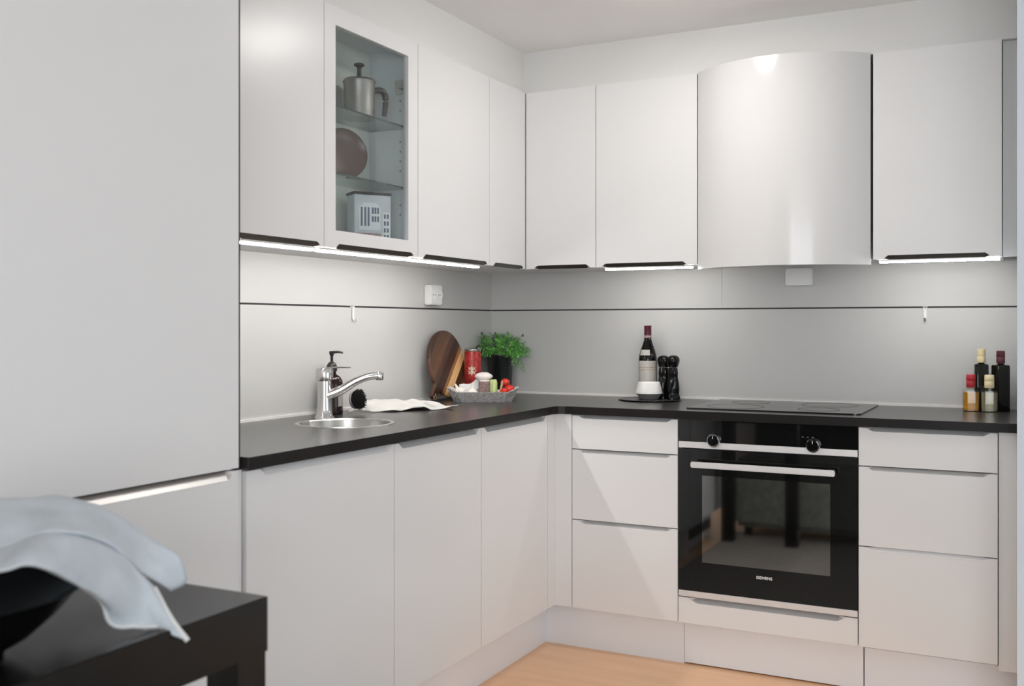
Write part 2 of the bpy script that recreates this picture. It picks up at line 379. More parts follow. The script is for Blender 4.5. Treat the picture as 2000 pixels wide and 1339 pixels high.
for a in ((-0.15, 1.8, -6.7, -6.6, 0, ZC), (4.6, 4.9, -6.7, -6.6, 0, ZC), (1.8, 4.6, -6.7, -6.6, 0, .3), (1.8, 4.6, -6.7, -6.6, 2.2, ZC)): box(bm, *a)
struct('wall_rear', bm, M['wall'])
for i, fr in enumerate((((1.8, 4.6), None), (None, (-3.1, -1.1)))):
    bm = bm_new()
    if fr[0]:
        x0, x1 = fr[0]
        for a in ((x0, x1, -6.68, -6.62, .3, .35), (x0, x1, -6.68, -6.62, 2.15, 2.2), (x0, x0+.05, -6.68, -6.62, .35, 2.15), (x1-.05, x1, -6.68, -6.62, .35, 2.15), (3.17, 3.23, -6.68, -6.62, .35, 2.15)): box(bm, *a)
    else:  # frame of the added side opening
        y0, y1 = fr[1]
        for a in ((4.82, 4.88, y0, y1, .1, .15), (4.82, 4.88, y0, y1, 1.85, 1.9), (4.82, 4.88, y0, y0+.05, .15, 1.85), (4.82, 4.88, y1-.05, y1, .15, 1.85), (4.82, 4.88, -2.13, -2.07, .15, 1.85)): box(bm, *a)
    struct('window_%d' % (i+1), bm, M['white'])
# boxed-in soffit above the wall cabinets
S0 = 0.3165
struct('trim_1', B(-0.018, S0, -2.232, -S0, ZU1+0.001, ZC), M['wall'])
struct('trim_2', B(-0.018, XR, -S0, 0.018, ZU1+0.001, ZC), M['wall'])
struct('trim_3', B(-0.018, P0-0.014, -2.89, -2.234, ZU1+0.001, ZC), M['wall'])

# backsplash boards, aluminium rail in the joint, sealing strip: pieces of the two walls
G0, G1 = 1.2565, 1.2625
def piece(name, bm, m, wall): return obj(name, bm, m, wall)
piece('backsplash_panel', B(-0.018, 0, -2.23, -0.0005, CT, G0), M['splash'], wl)
piece('backsplash_panel', B(-0.018, 0, -2.23, -0.0005, G1, ZU0+.03), M['splash'], wl)
piece('hook_rail', B(-0.017, -0.004, -2.23, -0.0005, G0, G1), M['dark'], wl)
piece('sealing_strip', B(0, 0.006, -2.23, -0.0065, CT, CT+0.008), M['seal'], wl)
piece('backsplash_panel', B(-0.018, XR, 0, 0.018, CT, G0), M['splash'], wb)
piece('backsplash_panel', B(-0.018, 1.0375, 0, 0.018, G1, ZU0+.03), M['splash'], wb)
piece('backsplash_panel', B(1.0385, XR, 0, 0.018, G1, ZU0+.03), M['splash'], wb)
piece('hook_rail', B(0.0, XR, 0.004, 0.017, G0, G1), M['dark'], wb)
piece('sealing_strip', B(0.0, XR, -0.006, 0, CT, CT+0.008), M['seal'], wb)

# ------------------------------------------------------------------ tall cabinet on the left
t = thing('tall_cabinet', 'tall off-white cabinet filling the left side, long door over lower door', 'cabinet', (0.27, -2.56, 0))
obj('carcass', carcass(0.0, P0-0.021, -2.87, -2.252, 0.15, ZU1, '+x'), M['cab'], t)
obj('side_panel', B(0.0, P0-0.021, -2.2495, -2.2325, 0.0, ZU1), M['cab'], t)
obj('front_edge', B(P0-0.0205, P0-0.010, -2.2520, -2.2325, 0.0, CB), M['cab'], t)
front('door', 'L', P0, -2.87, -2.2525, 0.877, ZU1, t, g=0.0)
front('door', 'L', P0, -2.87, -2.2525, ZK, 0.8715, t, scoop='top', grip=M['alu'], m0=.02, m1=.012, sh=.019, g=0.0)
obj('shadow_gap', B(P0-0.0205, P0-0.010, -2.2524, -2.2365, CB+.001, ZU1), M['dark'], t)  # solid dark strip standing in for the shade beside the door
tp = obj('plinth_board', B(K0-0.016, K0, -2.87, -2.2505, 0, 0.15), M['plinth'], t)
obj('vent_grille', B(K0, K0+0.003, -2.85, -2.42, 0.045, 0.10), M['blackmat'], tp)

# ------------------------------------------------------------------ base cabinets, left run
t = thing('base_cabinet', 'widest base cabinet front, beside the tall cabinet under the sink worktop', 'cabinet', (0.28, -1.93, ZK))
obj('carcass', carcass(0.0, P0-0.020, -2.231, -1.633, ZK, CB, '+x'), M['cab'], t)
front('door', 'L', P0, -2.229, -1.632, ZK, ZD, t, scoop='top', m0=.045, m1=.005)
t = thing('base_cabinet', 'base cabinet below the right part of the sink, middle door of left run', 'cabinet', (0.28, -1.38, ZK))
obj('carcass', carcass(0.0, P0-0.020, -1.631, -1.133, ZK, CB, '+x', top=False), M['cab'], t)
front('door', 'L', P0, -1.632, -1.132, ZK, ZD, t, scoop='top', m0=.02, m1=.012)
t = thing('base_cabinet', 'base corner cabinet, its door beside the inner corner post', 'cabinet', (0.28, -0.88, ZK))
obj('carcass', carcass(0.0, P0-0.020, -1.131, -0.04, ZK, CB, '+x'), M['cab'], t)
front('door', 'L', P0, -1.132, -0.630, ZK, ZD, t, scoop='top', m0=.018, m1=.012)
bm = bm_new()
for a in ((P0-0.019, P0, -0.6285, -P0-.0005), (P0, 0.6355, -P0, -P0+0.019)): box(bm, a[0], a[1], a[2], a[3], ZK, CB-.001)
tag(obj('corner_post', bm, M['cab']), 'narrow off-white corner post between left door and drawers', 'filler panel')
# ------------------------------------------------------------------ base cabinets, back run
DZ = [(0.7445, ZD), (0.4875, 0.7405), (ZK, 0.4835)]
def drawer_unit(label, x0, x1, loc):
    t = thing('drawer_cabinet', label, 'cabinet', loc)
    obj('carcass', carcass(x0+.001, x1-.001, -P0+0.020, 0.0, ZK, CB, '-y'), M['cab'], t)
    for z0, z1 in DZ:
        front('drawer', 'B', P0, x0, x1, z0, z1, t, scoop='top', m0=.022, m1=.018, sh=.011, sd=.013)
drawer_unit('narrow three-drawer cabinet between corner post and oven', 0.637, 1.039, (0.838, -0.28, ZK))
drawer_unit('three-drawer cabinet right of the oven, under the oil bottles', 1.639, 2.045, (1.842, -0.28, ZK))
tag(obj('filler_strip', B(2.0465, XR, -P0+0.006, -P0+0.025, 0.145, CB-.001), M['cab']), 'plain vertical filler strip between right drawers and wall, below worktop', 'filler panel')
t = thing('oven_cabinet', 'housing around the oven with one shallow drawer below it', 'cabinet', (1.339, -0.28, ZK))
obj('carcass', carcass(1.040, 1.638, -P0+0.020, 0.0, ZK, CB, '-y', t=.012), M['cab'], t)
front('drawer', 'B', P0, 1.039, 1.639, ZK, 0.2515, t, scoop='top', grip=M['alu'], m0=.03, m1=.03, sh=.017, sd=.013, slope=.035)

# plinths
def plinth(label, *a): tag(obj('plinth_board', B(*a), M['plinth']), label, 'plinth')
plinth('long plinth board under the left run, ending at inner corner', K0-0.016, K0, -2.2315, -K0-.001, 0, ZK-.0015)
plinth('grey-white plinth board below the narrow drawers, from corner to oven', K0-.016, 1.0405, -K0, -K0+.016, 0, ZK-.0015)
plinth('plinth board below the oven, slightly raised off the floor', 1.0425, 1.6455, -K0-.002, -K0+.014, 0.005, ZK-.0015)
plinth('plinth board below the right-hand drawers', 1.6490, XR, -K0, -K0+.016, 0, ZK-.0215)

# ------------------------------------------------------------------ worktop with the sink cut-out
SC, SX, SY, SR = (0.286, -1.473), 0.135, 0.135, 0.1345     # sink centre, half sizes, corner radius
def rrect(cx, cy, hx, hy, r, n=7):
    out = []
    for qx, qy, a in ((1, 1, 0), (-1, 1, PI/2), (-1, -1, PI), (1, -1, 1.5*PI)):
        for i in range(n+1):
            k = a+PI/2*i/n; out.append((cx+qx*(hx-r)+r*math.cos(k), cy+qy*(hy-r)+r*math.sin(k)))
    return out
bm = bm_new()
e = 0.012
outer = [(0, -2.2315), (P0+e, -2.2315), (P0+e, -P0-e-.035), (P0+e+.012, -P0-e-.010), (P0+e+.035, -P0-e), (XR, -P0-e), (XR, 0), (0, 0)]
hole = rrect(*SC, SX+.004, SY+.004, SR+.004)
es = []
for loop in (outer, hole):
    vs = [bm.verts.new((x, y, CT)) for x, y in loop]
    es += [bm.edges.new((vs[i], vs[(i+1) % len(vs)])) for i in range(len(vs))]
r = bmesh.ops.triangle_fill(bm, use_beauty=True, use_dissolve=False, edges=es)
fs = [f for f in bm.faces]
ex = bmesh.ops.extrude_face_region(bm, geom=fs)
bmesh.ops.translate(bm, vec=(0, 0, CB-CT), verts=[g for g in ex['geom'] if isinstance(g, bmesh.types.BMVert)])
wt = obj('worktop', bm, M['counter']); tag(wt, 'dark brown L-shaped worktop running along both walls', 'worktop')
bm = bm_new(); pl_ = [Vector((x, y)) for x, y in outer[1:6]]
def off(i):
    d0 = (pl_[i]-pl_[max(i-1, 0)]); d1 = (pl_[min(i+1, 4)]-pl_[i]); d = (d0.normalized() if d0.length else Vector((0, 0)))+(d1.normalized() if d1.length else Vector((0, 0)))
    d.normalize(); return pl_[i]+Vector((d.y, -d.x))*.0012
for i in range(4):
    prism(bm, [tuple(pl_[i]), tuple(off(i)), tuple(off(i+1)), tuple(pl_[i+1])], CB, CT-.0004)
obj('edging', bm, M['edging'], wt)['label'] = 'darker front edging'

# sink: rim flange + bowl
t = thing('sink', 'small steel sink bowl set in worktop in front of the tap', 'sink', (SC[0], SC[1], CT))
bm = bm_new()
def ring(pts, z): return [bm.verts.new((x, y, z)) for x, y in pts]
R = [ring(rrect(*SC, SX+.016, SY+.016, SR+.016), CT+.0002), ring(rrect(*SC, SX+.014, SY+.014, SR+.014), CT+.0018),
     ring(rrect(*SC, SX+.002, SY+.002, SR+.002), CT+.0016), ring(rrect(*SC, SX-.001, SY-.001, SR), CT-.002)]
for a, b in zip(R, R[1:]):
    for i in range(len(a)): j = (i+1) % len(a); bm.faces.new((a[i], a[j], b[j], b[i]))
obj('rim', bm, M['steel'], t, smooth=True)
bm = bm_new()
R = [ring(rrect(*SC, SX-.001, SY-.001, SR), CT-.002), ring(rrect(*SC, SX-.004, SY-.004, SR), CT-.12),
     ring(rrect(*SC, SX-.018, SY-.018, SR-.01), CT-.145), ring(rrect(*SC, SX-.05, SY-.05, SR-.03), CT-.150)]
for a, b in zip(R, R[1:]):
    for i in range(len(a)): j = (i+1) % len(a); bm.faces.new((a[i], a[j], b[j], b[i]))
bm.faces.new(R[-1])
o = obj('bowl', bm, M['steel'], t, smooth=True)
obj('drain', lathe([(0.0, CT-.1485), (.028, CT-.1485), (.03, CT-.1495)], 20, c=SC, cap=False), M['chrome'], o, smooth=True)

# hob
bm = bm_new()
t = thing('hob', 'flat black glass hob let into the worktop above the oven', 'hob', (1.335, -0.26, CT))
obj('glass_top', prism(bm_new(), rrect(1.338, -0.262, 0.297, 0.232, 0.02, 4), CT+.0005, CT+.005), M['hob'], t)
for (x, y, rr) in ((1.19, -.15, .07), (1.19, -.37, .10), (1.48, -.15, .10), (1.48, -.37, .07)):
    obj('cooking_zone', lathe([(rr, CT+.0051), (rr, CT+.0054), (rr-.002, CT+.0054), (rr-.002, CT+.0051)], 40, c=(x, y), cap=False), M['blackmat'], t)

# ------------------------------------------------------------------ oven
t = thing('oven', 'built-in black glass oven with steel bar handle and two knobs', 'oven', (1.339, -0.56, 0.254))
OX0, OX1 = 1.0425, 1.6375
obj('housing', B(1.055, 1.625, -P0+.004, -0.05, 0.26, 0.855), M['blackmat'], t)
obj('control_panel', B(OX0, OX1, -P0-.002, -P0+.018, 0.7925, 0.8680, bev=.001), M['ovenglass'], t)
cb = obj('control_strip', B(OX0, OX1, -P0-.004, -P0+.018, 0.7705, 0.7920, bev=.001), M['trimsteel'], t); cb['label'] = 'brushed steel strip under the control panel'
d = obj('oven_door', B(OX0, OX1, -P0-.003, -P0+.02, 0.2775, 0.7670, bev=.0012), M['ovenglass'], t)
obj('window', B(1.126, 1.5525, -P0-.0036, -P0-.0028, 0.379, 0.6775), M['ovenwin'], d)
obj('bottom_trim', B(OX0, OX1, -P0-.004, -P0+.018, 0.2560, 0.2765, bev=.001), M['trimsteel'], t)['label'] = 'steel trim along the oven bottom'
bm = B(1.098, 1.574, -P0-.050, -P0-.036, 0.7085, 0.7285, bev=.003)
h = obj('handle', bm, M['trimsteel'], d, smooth=True); h['label'] = 'long straight brushed metal bar handle'
for x in (1.115, 1.557):
    obj('handle_bracket', B(x-.010, x+.010, -P0-.038, -P0-.002, .711, .726), M['blackmat'], d)
for x in (1.1676, 1.4992):
    k = obj('knob', lathe([(.0235, 0), (.0235, .010), (.0215, .013), (.0185, .013), (.0185, .010)], 32, cap=False), M['chrome'], t, smooth=True, local=True)
    k.location = Vector((x, -P0-.003, .801))-ORG[t.name]; k.rotation_euler = (PI/2, 0, 0)
    c = obj('knob_face', lathe([(.0185, 0.002), (.0185, .016), (.0165, .018), (0, .018)], 32, cap=False), M['black'], k, smooth=True, local=True)
    obj('pointer', B(-.0012, .0012, .006, .0155, .018, .0188), M['print'], k, local=True)
tc_ = bpy.data.curves.new('maker_name', 'FONT'); tc_.body = 'SIEMENS'; tc_.size = 0.0135; tc_.extrude = 0.0003; tc_.offset = 0.00035
tc_.align_x = 'CENTER'; tc_.align_y = 'CENTER'; tc_.space_character = 1.08
to = bpy.data.objects.new('tmp_text', tc_); COL.objects.link(to)
bpy.context.view_layer.update()
me = bpy.data.meshes.new_from_object(to.evaluated_get(bpy.context.evaluated_depsgraph_get()))
bpy.data.objects.remove(to)
me.materials.clear(); me.materials.append(M['print'])
lo = bpy.data.objects.new('lettering', me); COL.objects.link(lo); lo.parent = d
lo.location = Vector((1.339, -P0-.0034, 0.348))-ORG[d.name]; lo.rotation_euler = (PI/2, 0, 0)
lo['label'] = 'small silver maker lettering'
# tiny display marks
for i in range(3): obj('display_mark', B(1.462+i*.016, 1.468+i*.016, -P0-.0025, -P0-.0019, .8255, .8275), M['greystone'], t)

# ------------------------------------------------------------------ wall cabinets
def wall_cab(label, pl, a0, a1, m0, m1, loc, body):
    t = thing('wall_cabinet', label, 'cabinet', loc)
    obj('carcass', B(*body, ZU0+.002, ZU1), M['cab'], t)
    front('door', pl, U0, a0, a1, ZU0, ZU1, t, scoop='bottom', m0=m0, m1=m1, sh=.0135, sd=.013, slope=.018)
    return t
wall_cab('wall cabinet next to the tall cabinet, left of the glass door', 'L', -2.231, -1.635, .03, .012, (0.16, -1.93, ZU0), (0, U0-.021, -2.2315, -1.636))
wall_cab('wall cabinet right of the glass-door cabinet, above the double socket', 'L', -1.134, -0.636, .03, .010, (0.16, -0.88, ZU0), (0, U0-.021, -1.133, -0.637))
t = thing('corner_wall_cabinet', 'corner wall cabinet with two narrow doors meeting in the inner corner', 'cabinet', (0.16, -0.16, ZU0))
bm = bm_new(); box(bm, 0, U0-.021, -.635, 0, ZU0+.002, ZU1); box(bm, U0-.021, .632, -U0+.021, 0, ZU0+.002, ZU1)
obj('carcass', bm, M['cab'], t)
front('door', 'L', U0, -0.636, -0.333, ZU0, ZU1, t, scoop='bottom', m0=.03, m1=.012, sh=.0135, sd=.013, slope=.018)
front('door', 'B', U0, 0.333, 0.634, ZU0, ZU1, t, scoop='bottom', m0=.03, m1=.02, sh=.0135, sd=.013, slope=.02)
wall_cab('wall cabinet left of the curved extractor hood', 'B', 0.634, 1.0365, .02, .035, (0.835, -0.16, ZU0), (.635, 1.035, -U0+.021, 0))
wall_cab('wall cabinet at the far right, above the oil bottles', 'B', 1.652, 2.0505, .03, .03, (1.85, -0.16, ZU0), (1.653, 2.0495, -U0+.021, 0))
tag(obj('filler_strip', B(2.052, XR, -U0+.035, -U0+.052, ZU0, ZU1), M['cab']), 'upper filler strip between right wall cabinet and wall', 'filler panel')

# glass-fronted cabinet
gy0, gy1, gz0, gz1 = -1.581, -1.192, 1.4695, 2.067
t = thing('glass_wall_cabinet', 'wall cabinet with a framed glass door showing shelves and crockery', 'cabinet', (0.16, -1.385, ZU0))
bm = bm_new()
y0, y1 = -1.6345, -1.1345
box(bm, 0.0, .150, y0, y1, ZU0+.002, ZU1)
for a in ((.150, U0-.021, y0, y0+.016, ZU0+.002, ZU1), (.150, U0-.021, y0+.016, y1-.016, ZU1-.016, ZU1), (.150, U0-.021, y0+.016, y1-.016, ZU0+.002, ZU0+.018), (.150, U0-.021, y1-.016, y1, ZU0+.002, ZU1)): box(bm, *a)
obj('carcass', bm, M['cab'], t)
bm = bm_new()   # grey-blue lining: back, side, floor, top
obj('lining', B(.1505, .1525, y0+.0165, y1-.0165, ZU0+.0185, ZU1-.0165), M['insideback'], t)
bm = bm_new()
for a in ((.153, U0-.0215, y1-.0185, y1-.0165, ZU0+.0185, ZU1-.0165), (.153, U0-.0215, y0+.0165, y0+.0185, ZU0+.0185, ZU1-.0165), (.153, U0-.0215, y0+.0185, y1-.0185, ZU1-.0185, ZU1-.0165)): box(bm, *a)
obj('lining', bm, M['inside'], t)
bm, hb = front_bm('L', U0, -1.635, -1.134, ZU0, gz0, 'bottom', m0=.05, m1=.018, sh=.0135, sd=.013, slope=.02)
for a in ((U0-.019, U0, -1.6335, gy0, gz0, ZU1), (U0-.019, U0, gy1, -1.1355, gz0, ZU1), (U0-.019, U0, gy0, gy1, gz1, ZU1)): box(bm, *a)
dr = obj('door_frame', bm, M['cab'], t)
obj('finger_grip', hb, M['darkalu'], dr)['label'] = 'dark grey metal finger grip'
obj('glass_pane', B(U0-.013, U0-.009, gy0-.004, gy1+.004, gz0-.004, gz1+.004), M['glass'], dr)
for z in (1.646, 1.846):
    gs = obj('glass_shelf', B(.154, .300, y0+.019, y1-.019, z-.0055, z), M['shelfglass'], t)
    obj('polished_edge', B(.3002, .302, y0+.019, y1-.019, z-.0055, z), M['edgeglass'], gs)
bm = bm_new(); box(bm, .262, .300, y1-.032, y1-.019, 1.955, 2.0); box(bm, .285, U0-.0145, y1-.05, y1-.022, 1.968, 1.985)
obj('hinge', bm, M['steel'], t)
for z in (1.70, 1.732, 1.764, 1.796, 1.90, 1.932, 1.555, 1.587):
    obj('peg_hole', B(.272, .277, y1-.0195, y1-.0185, z, z+.006), M['greystone'], t)

# extractor hood with a bowed gloss front
t = thing('extractor_hood', 'bowed glossy white extractor hood front above the hob', 'extractor hood', (1.342, -0.16, 1.40))
HX0, HX1, bul, hz0, hz1 = 1.0395, 1.6445, 0.13, 1.4005, 2.1235
hc = (HX1-HX0)/2; RR = (hc*hc+bul*bul)/(2*bul); N = 48
def arc(x, off=0.0):
    u = x-(HX0+HX1)/2; return -U0-(math.sqrt(RR*RR-u*u)-(RR-bul))+off
bm = bm_new(); rows = []
for i in range(N+1):
    x = HX0+(HX1-HX0)*i/N; y = arc(x)
    rows.append([bm.verts.new((x, y, hz0)), bm.verts.new((x, y, hz1)), bm.verts.new((x, y+.018, hz1)), bm.verts.new((x, y+.018, hz0))])
for a, b in zip(rows, rows[1:]):
    for k in range(4): bm.faces.new((a[k], a[(k+1) % 4], b[(k+1) % 4], b[k]))
bm.faces.new(rows[0]); bm.faces.new(rows[-1])
obj('curved_front', bm, M['gloss'], t, smooth=True)
bm = bm_new()   # closing boards follow the curve
pts = [(HX0+.012, 0)]+[(HX0+.012+(HX1-HX0-.024)*i/24, arc(HX0+.012+(HX1-HX0-.024)*i/24, .0185)) for i in range(25)]+[(HX1-.012, 0)]
obj('body', prism(bm, pts, 1.425, 2.120), M['cab'], t)
obj('grease_filter', B(1.13, 1.55, -.33, -.06, 1.418, 1.4248), M['steel'], t)

# LED bars under the wall cabinets
def led(label, x0, x1, y0, y1):
    t = thing('led_light_bar', label, 'light', ((x0+x1)/2, (y0+y1)/2, 1.408))
    obj('housing', B(x0, x1, y0, y1, 1.4125, ZU0+.0018), M['alu'], t)
    obj('diffuser', B(x0+.002, x1-.002, y0+.002, y1-.002, 1.407, 1.4123, bev=.001), M['led'], t)
led('lit light bar under the wall cabinet beside the tall cabinet', .282, .304, -2.20, -1.645)
led('lit light bar under the glass-door cabinet', .282, .304, -1.625, -1.155)
led('lit light bar under the wall cabinet above the double socket', .282, .304, -1.135, -.660)
led('lit light bar under the wall cabinet left of the hood', .66, 1.01, -.304, -.282)
led('lit light bar under the far-right wall cabinet', 1.668, 2.045, -.304, -.282)

# ceiling lamps (just above the frame and further back in the room)
def ceiling_lamp(label, x, y, r=.15):
    t = thing('ceiling_lamp', label, 'lamp', (x, y, ZC))
    obj('base_ring', lathe([(r-.02, ZC-.004), (r-.02, ZC), (0, ZC)], 40, c=(x, y), cap=False), M['white'], t)
    obj('diffuser', lathe([(r-.025, ZC-.0045), (r, ZC-.006), (r, ZC-.022), (r*.93, ZC-.028), (0, ZC-.030)], 40, c=(x, y), cap=False), M['lamp'], t, smooth=True)
ceiling_lamp('round ceiling lamp over the kitchen floor', 1.12, -1.00)

# ------------------------------------------------------------------ sockets and hooks
t = thing('wall_socket', 'white double socket on the left wall, right above the dark groove', 'socket', (0, -.52, 1.31))
obj('housing', B(0.0003, .032, -.565, -.475, 1.275, 1.353, bev=.004), M['white'], t, smooth=True)
for yy in (-.542, -.498):
    k = obj('outlet', lathe([(.0185, 0), (.0185, .003), (.0165, .003), (.015, .0008), (0, .0008)], 24, cap=False), M['white'], t, smooth=True, local=True)
    k.location = Vector((.0322, yy, 1.314))-ORG[t.name]; k.rotation_euler = (0, PI/2, 0)
    bm = bm_new(); box(bm, -.002, .002, -.010, -.006, .0008, .0016); box(bm, -.002, .002, .006, .010, .0008, .0016)
    obj('pin_hole', bm, M['blackmat'], k, local=True)
t = thing('wall_socket', 'plain pale socket box on the back wall under the hood', 'socket', (1.342, 0, 1.38))
obj('housing', B(1.293, 1.3915, -.030, -.0003, 1.346, 1.411, bev=.003), M['white'], t, smooth=True)
obj('cover_plate', B(1.300, 1.3845, -.0315, -.0301, 1.353, 1.404), M['white'], t)
def hook(label, loc, rz, tip):
    t = thing('rail_hook', label, 'hook', loc, rz)
    obj('stem', B(-.005, .005, -.006, -.001, -.040, .004, bev=.001), M['white'], t, local=True)
    obj('prong', tube([(0, -.003, -.038), (0, -.008, -.046), (0, -.018, -.046), (0, -.021, -.036)], .0032, 8, smooth_n=4), tip, t, smooth=True, local=True)
    obj('rail_clip', B(-.007, .007, -.006, .006, -.001, .0045), M['white'], t, local=True)
hook('small white hook hanging in the groove above the tap', (0.0, -1.0414, 1.2565), PI/2, M['white'])
hook('small white hook with dark tip on the back wall, right side', (1.7899, 0.0, 1.2565), 0, M['greystone'])

# ------------------------------------------------------------------ tap
fx, fy = .137, -1.380
t = thing('tap', 'chrome single-lever kitchen tap behind the sink', 'tap', (fx, fy, CT))
obj('body', lathe([(.031, 0), (.031, .004), (.026, .012), (.0235, .030), (.0215, .060), (.0215, .1195)], 28), M['chrome'], t, smooth=True, local=True)
obj('cartridge_cap', lathe([(.0215, .120), (.0265, .123), (.0275, .128), (.0275, .154), (.0250, .1595), (0, .161)], 28, cap=False), M['chrome'], t, smooth=True, local=True)
obj('lever', tube([(.004, .002, .158), (.035, .020, .162), (.072, .042, .1615)], [.010, .008, .0055], 10, smooth_n=4, flat=.38), M['chrome'], t, smooth=True, local=True)
sp = obj('spout', tube([(.008, .004, .072), (.045, .026, .090), (.085, .049, .117), (.120, .069, .132), (.152, .088, .136)], [.0190, .0180, .0155, .0140, .013], 14, smooth_n=6, flat=.85), M['chrome'], t, smooth=True, local=True)
obj('aerator', lathe([(.0115, .121), (.0130, .124), (.0130, .144), (.011, .1475), (0, .1485)], 20, c=(.150, .087)), M['chrome'], sp, smooth=True, local=True)

# soap dispenser
t = thing('soap_dispenser', 'dark amber pump bottle standing behind the tap', 'bottle', (.050, -1.226, CT))
obj('bottle', lathe([(.034, 0), (.037, .003), (.037, .100), (.035, .112), (.028, .124), (.017, .131), (.0145, .134), (.0145, .142)], 32), M['amber'], t, smooth=True, local=True)
obj('label_patch', shell(.0374, .026, .072, -.35, .50), M['label'], t, local=True)['label'] = 'pale paper label'
obj('label_patch', shell(.0373, .080, .084, -1.9, -.7), M['label'], t, local=True)['label'] = 'thin pale arc printed on the bottle'
obj('collar', lathe([(.0175, .1425), (.0180, .146), (.0175, .160), (.012, .170), (.006, .174)], 24), M['darkplastic'], t, smooth=True, local=True)
obj('pump_stem', lathe([(.0048, .1745), (.0048, .192), (.0085, .200), (.0085, .209), (0, .210)], 16), M['darkplastic'], t, smooth=True, local=True)
obj('nozzle', tube([(0, 0, .205), (.020, .010, .2065), (.033, .017, .203)], [.0052, .0042, .0030], 8, smooth_n=4), M['darkplastic'], t, smooth=True, local=True)

# ------------------------------------------------------------------ tea towel
def patch(bm, G, sub=6):
    """smooth surface through a grid of points"""
    rows = [catmull(r, sub) for r in G]; cols = len(rows[0]); out = []
    C = [catmull([rows[i][j] for i in range(len(rows))], sub) for j in range(cols)]
    vs = [[bm.verts.new(p) for p in c] for c in C]
    for a, b in zip(vs, vs[1:]):
        for i in range(len(a)-1): bm.faces.new((a[i], a[i+1], b[i+1], b[i]))
    return vs
from mathutils import noise as NZ
G = []
A0, A1, B0, B1 = Vector((.070, -1.165, 0)), Vector((.055, -.800, 0)), Vector((.185, -1.090, 0)), Vector((.330, -.865, 0))
nu, nv = 9, 6
for j in range(nv):
    row = []
    for i in range(nu):
        s, q = i/(nu-1), j/(nv-1)
        p = (A0*(1-s)+A1*s)*(1-q)+(B0*(1-s)+B1*s)*q
        n = NZ.noise(Vector((s*5.3+3, q*3.1, .7)))
        h = .012+.022*max(0, math.sin(PI*min(1, s*1.15)))*(1-q*.6)+.024*n+.006*math.sin(9*s+4*q)
        if i in (0, nu-1) or j == nv-1: h = .006+max(0, n)*.020
        p += Vector((.010*NZ.noise(Vector((s*4, q*4, 5))), .014*NZ.noise(Vector((s*4+9, q*4, 2))), 0))
        row.append((p.x, p.y, CT+max(.004, h)))
    G.append(row)
t = thing('tea_towel', 'crumpled white tea towel lying on the worktop between tap and tray', 'towel', (.18, -.98, CT))
bm = bm_new(); patch(bm, G, 5)
for v in bm.verts:
    v.co.z = max(CT+.003, v.co.z+.007*NZ.noise(v.co*30))
bmesh.ops.recalc_face_normals(bm, faces=bm.faces)
if sum(f.normal.z for f in bm.faces) < 0: bmesh.ops.reverse_faces(bm, faces=bm.faces)
# printed grey motif: small raised flakes following the cloth
src = [(v.co.copy(), v.normal.copy()) for v in bm.verts]
bm.normal_update(); src = [(v.co.copy(), v.normal.copy()) for v in bm.verts]
o = obj('cloth', bm, M['towel'], t, smooth=True, fix=False)
md = o.modifiers.new('thick', 'SOLIDIFY'); md.thickness = .0022; md.offset = -1
bm = bm_new()
for co, n in src:
    s = (co-Vector((.235, -.905, CT))).length
    if s < .035 and random.random() < .55:
        r = random.uniform(.0015, .0030); a = random.random()*PI
        e1 = Vector((math.cos(a), math.sin(a), 0)); e1 = (e1-n*e1.dot(n)).normalized(); e2 = n.cross(e1)
        c = co+n*.0005
        bm.faces.new([bm.verts.new(c+e1*r*x+e2*r*y) for x, y in ((-1, -.6), (1, -.6), (1, .6), (-1, .6))])
o = obj('printed_motif', bm, M['towelprint'], t, fix=False); o['kind'] = 'stuff'

# dish brush
t = thing('dish_brush', 'round black-bristled dish brush resting on the tea towel end', 'brush', (.116, -1.186, CT+.046), rot=tuple(Vector((.90, .05, .14)).to_track_quat('Z', 'Y').to_euler()))
obj('back_disc', lathe([(0, -.012), (.020, -.011), (.029, -.006), (.031, 0), (.029, .002), (0, .002)], 24, cap=False), M['brushback'], t, smooth=True, local=True)
bm = bm_new()
for i in range(420):
    a = i*2.39996; r = .0275*math.sqrt(i/420); x, y = r*math.cos(a), r*math.sin(a)
    L = .032-.35*r+random.uniform(-.004, .004); k = 1+.30*r/.0275+random.uniform(-.08, .08)
    w_ = .0011; b0 = [bm.verts.new((x+w_*math.cos(q), y+w_*math.sin(q), .0015)) for q in (0, 2.1, 4.2)]
    tip = [bm.verts.new((x*k+w_*math.cos(q), y*k+w_*math.sin(q), L)) for q in (0, 2.1, 4.2)]
    for q in range(3): bm.faces.new((b0[q], b0[(q+1) % 3], tip[(q+1) % 3], tip[q]))
    bm.faces.new(tip)
o = obj('bristles', bm, M['bristle'], t, local=True); o['kind'] = 'stuff'

# ------------------------------------------------------------------ cutting board
lean = 0.15
bx = .064
t = thing('cutting_board', 'round striped walnut cutting board with handle, leaning on left wall', 'cutting board', (bx-.1425*math.sin(lean)+.004, -.470, CT+.1425*math.cos(lean)), rot=(0, -lean, 0))
hd = math.radians(222); out = []
a0 = math.asin(.021/.135)
n = 60
for i in range(n+1):
    a = hd+a0+(2*PI-2*a0)*i/n; out.append((.135*math.cos(a), .135*math.sin(a)))
ux, uy = math.cos(hd), math.sin(hd); px, py = -uy, ux
for (l, wd) in ((.150, -.017), (.178, -.015), (.188, -.011), (.192, -.004), (.192, .004), (.188, .011), (.178, .015), (.150, .017)):
    out.append((ux*l+px*wd, uy*l+py*wd))
bm = bm_new()
fa = [bm.verts.new((.008, y, z)) for y, z in out]; fb = [bm.verts.new((-.008, y, z)) for y, z in out]
bm.faces.new(fa); bm.faces.new(fb)
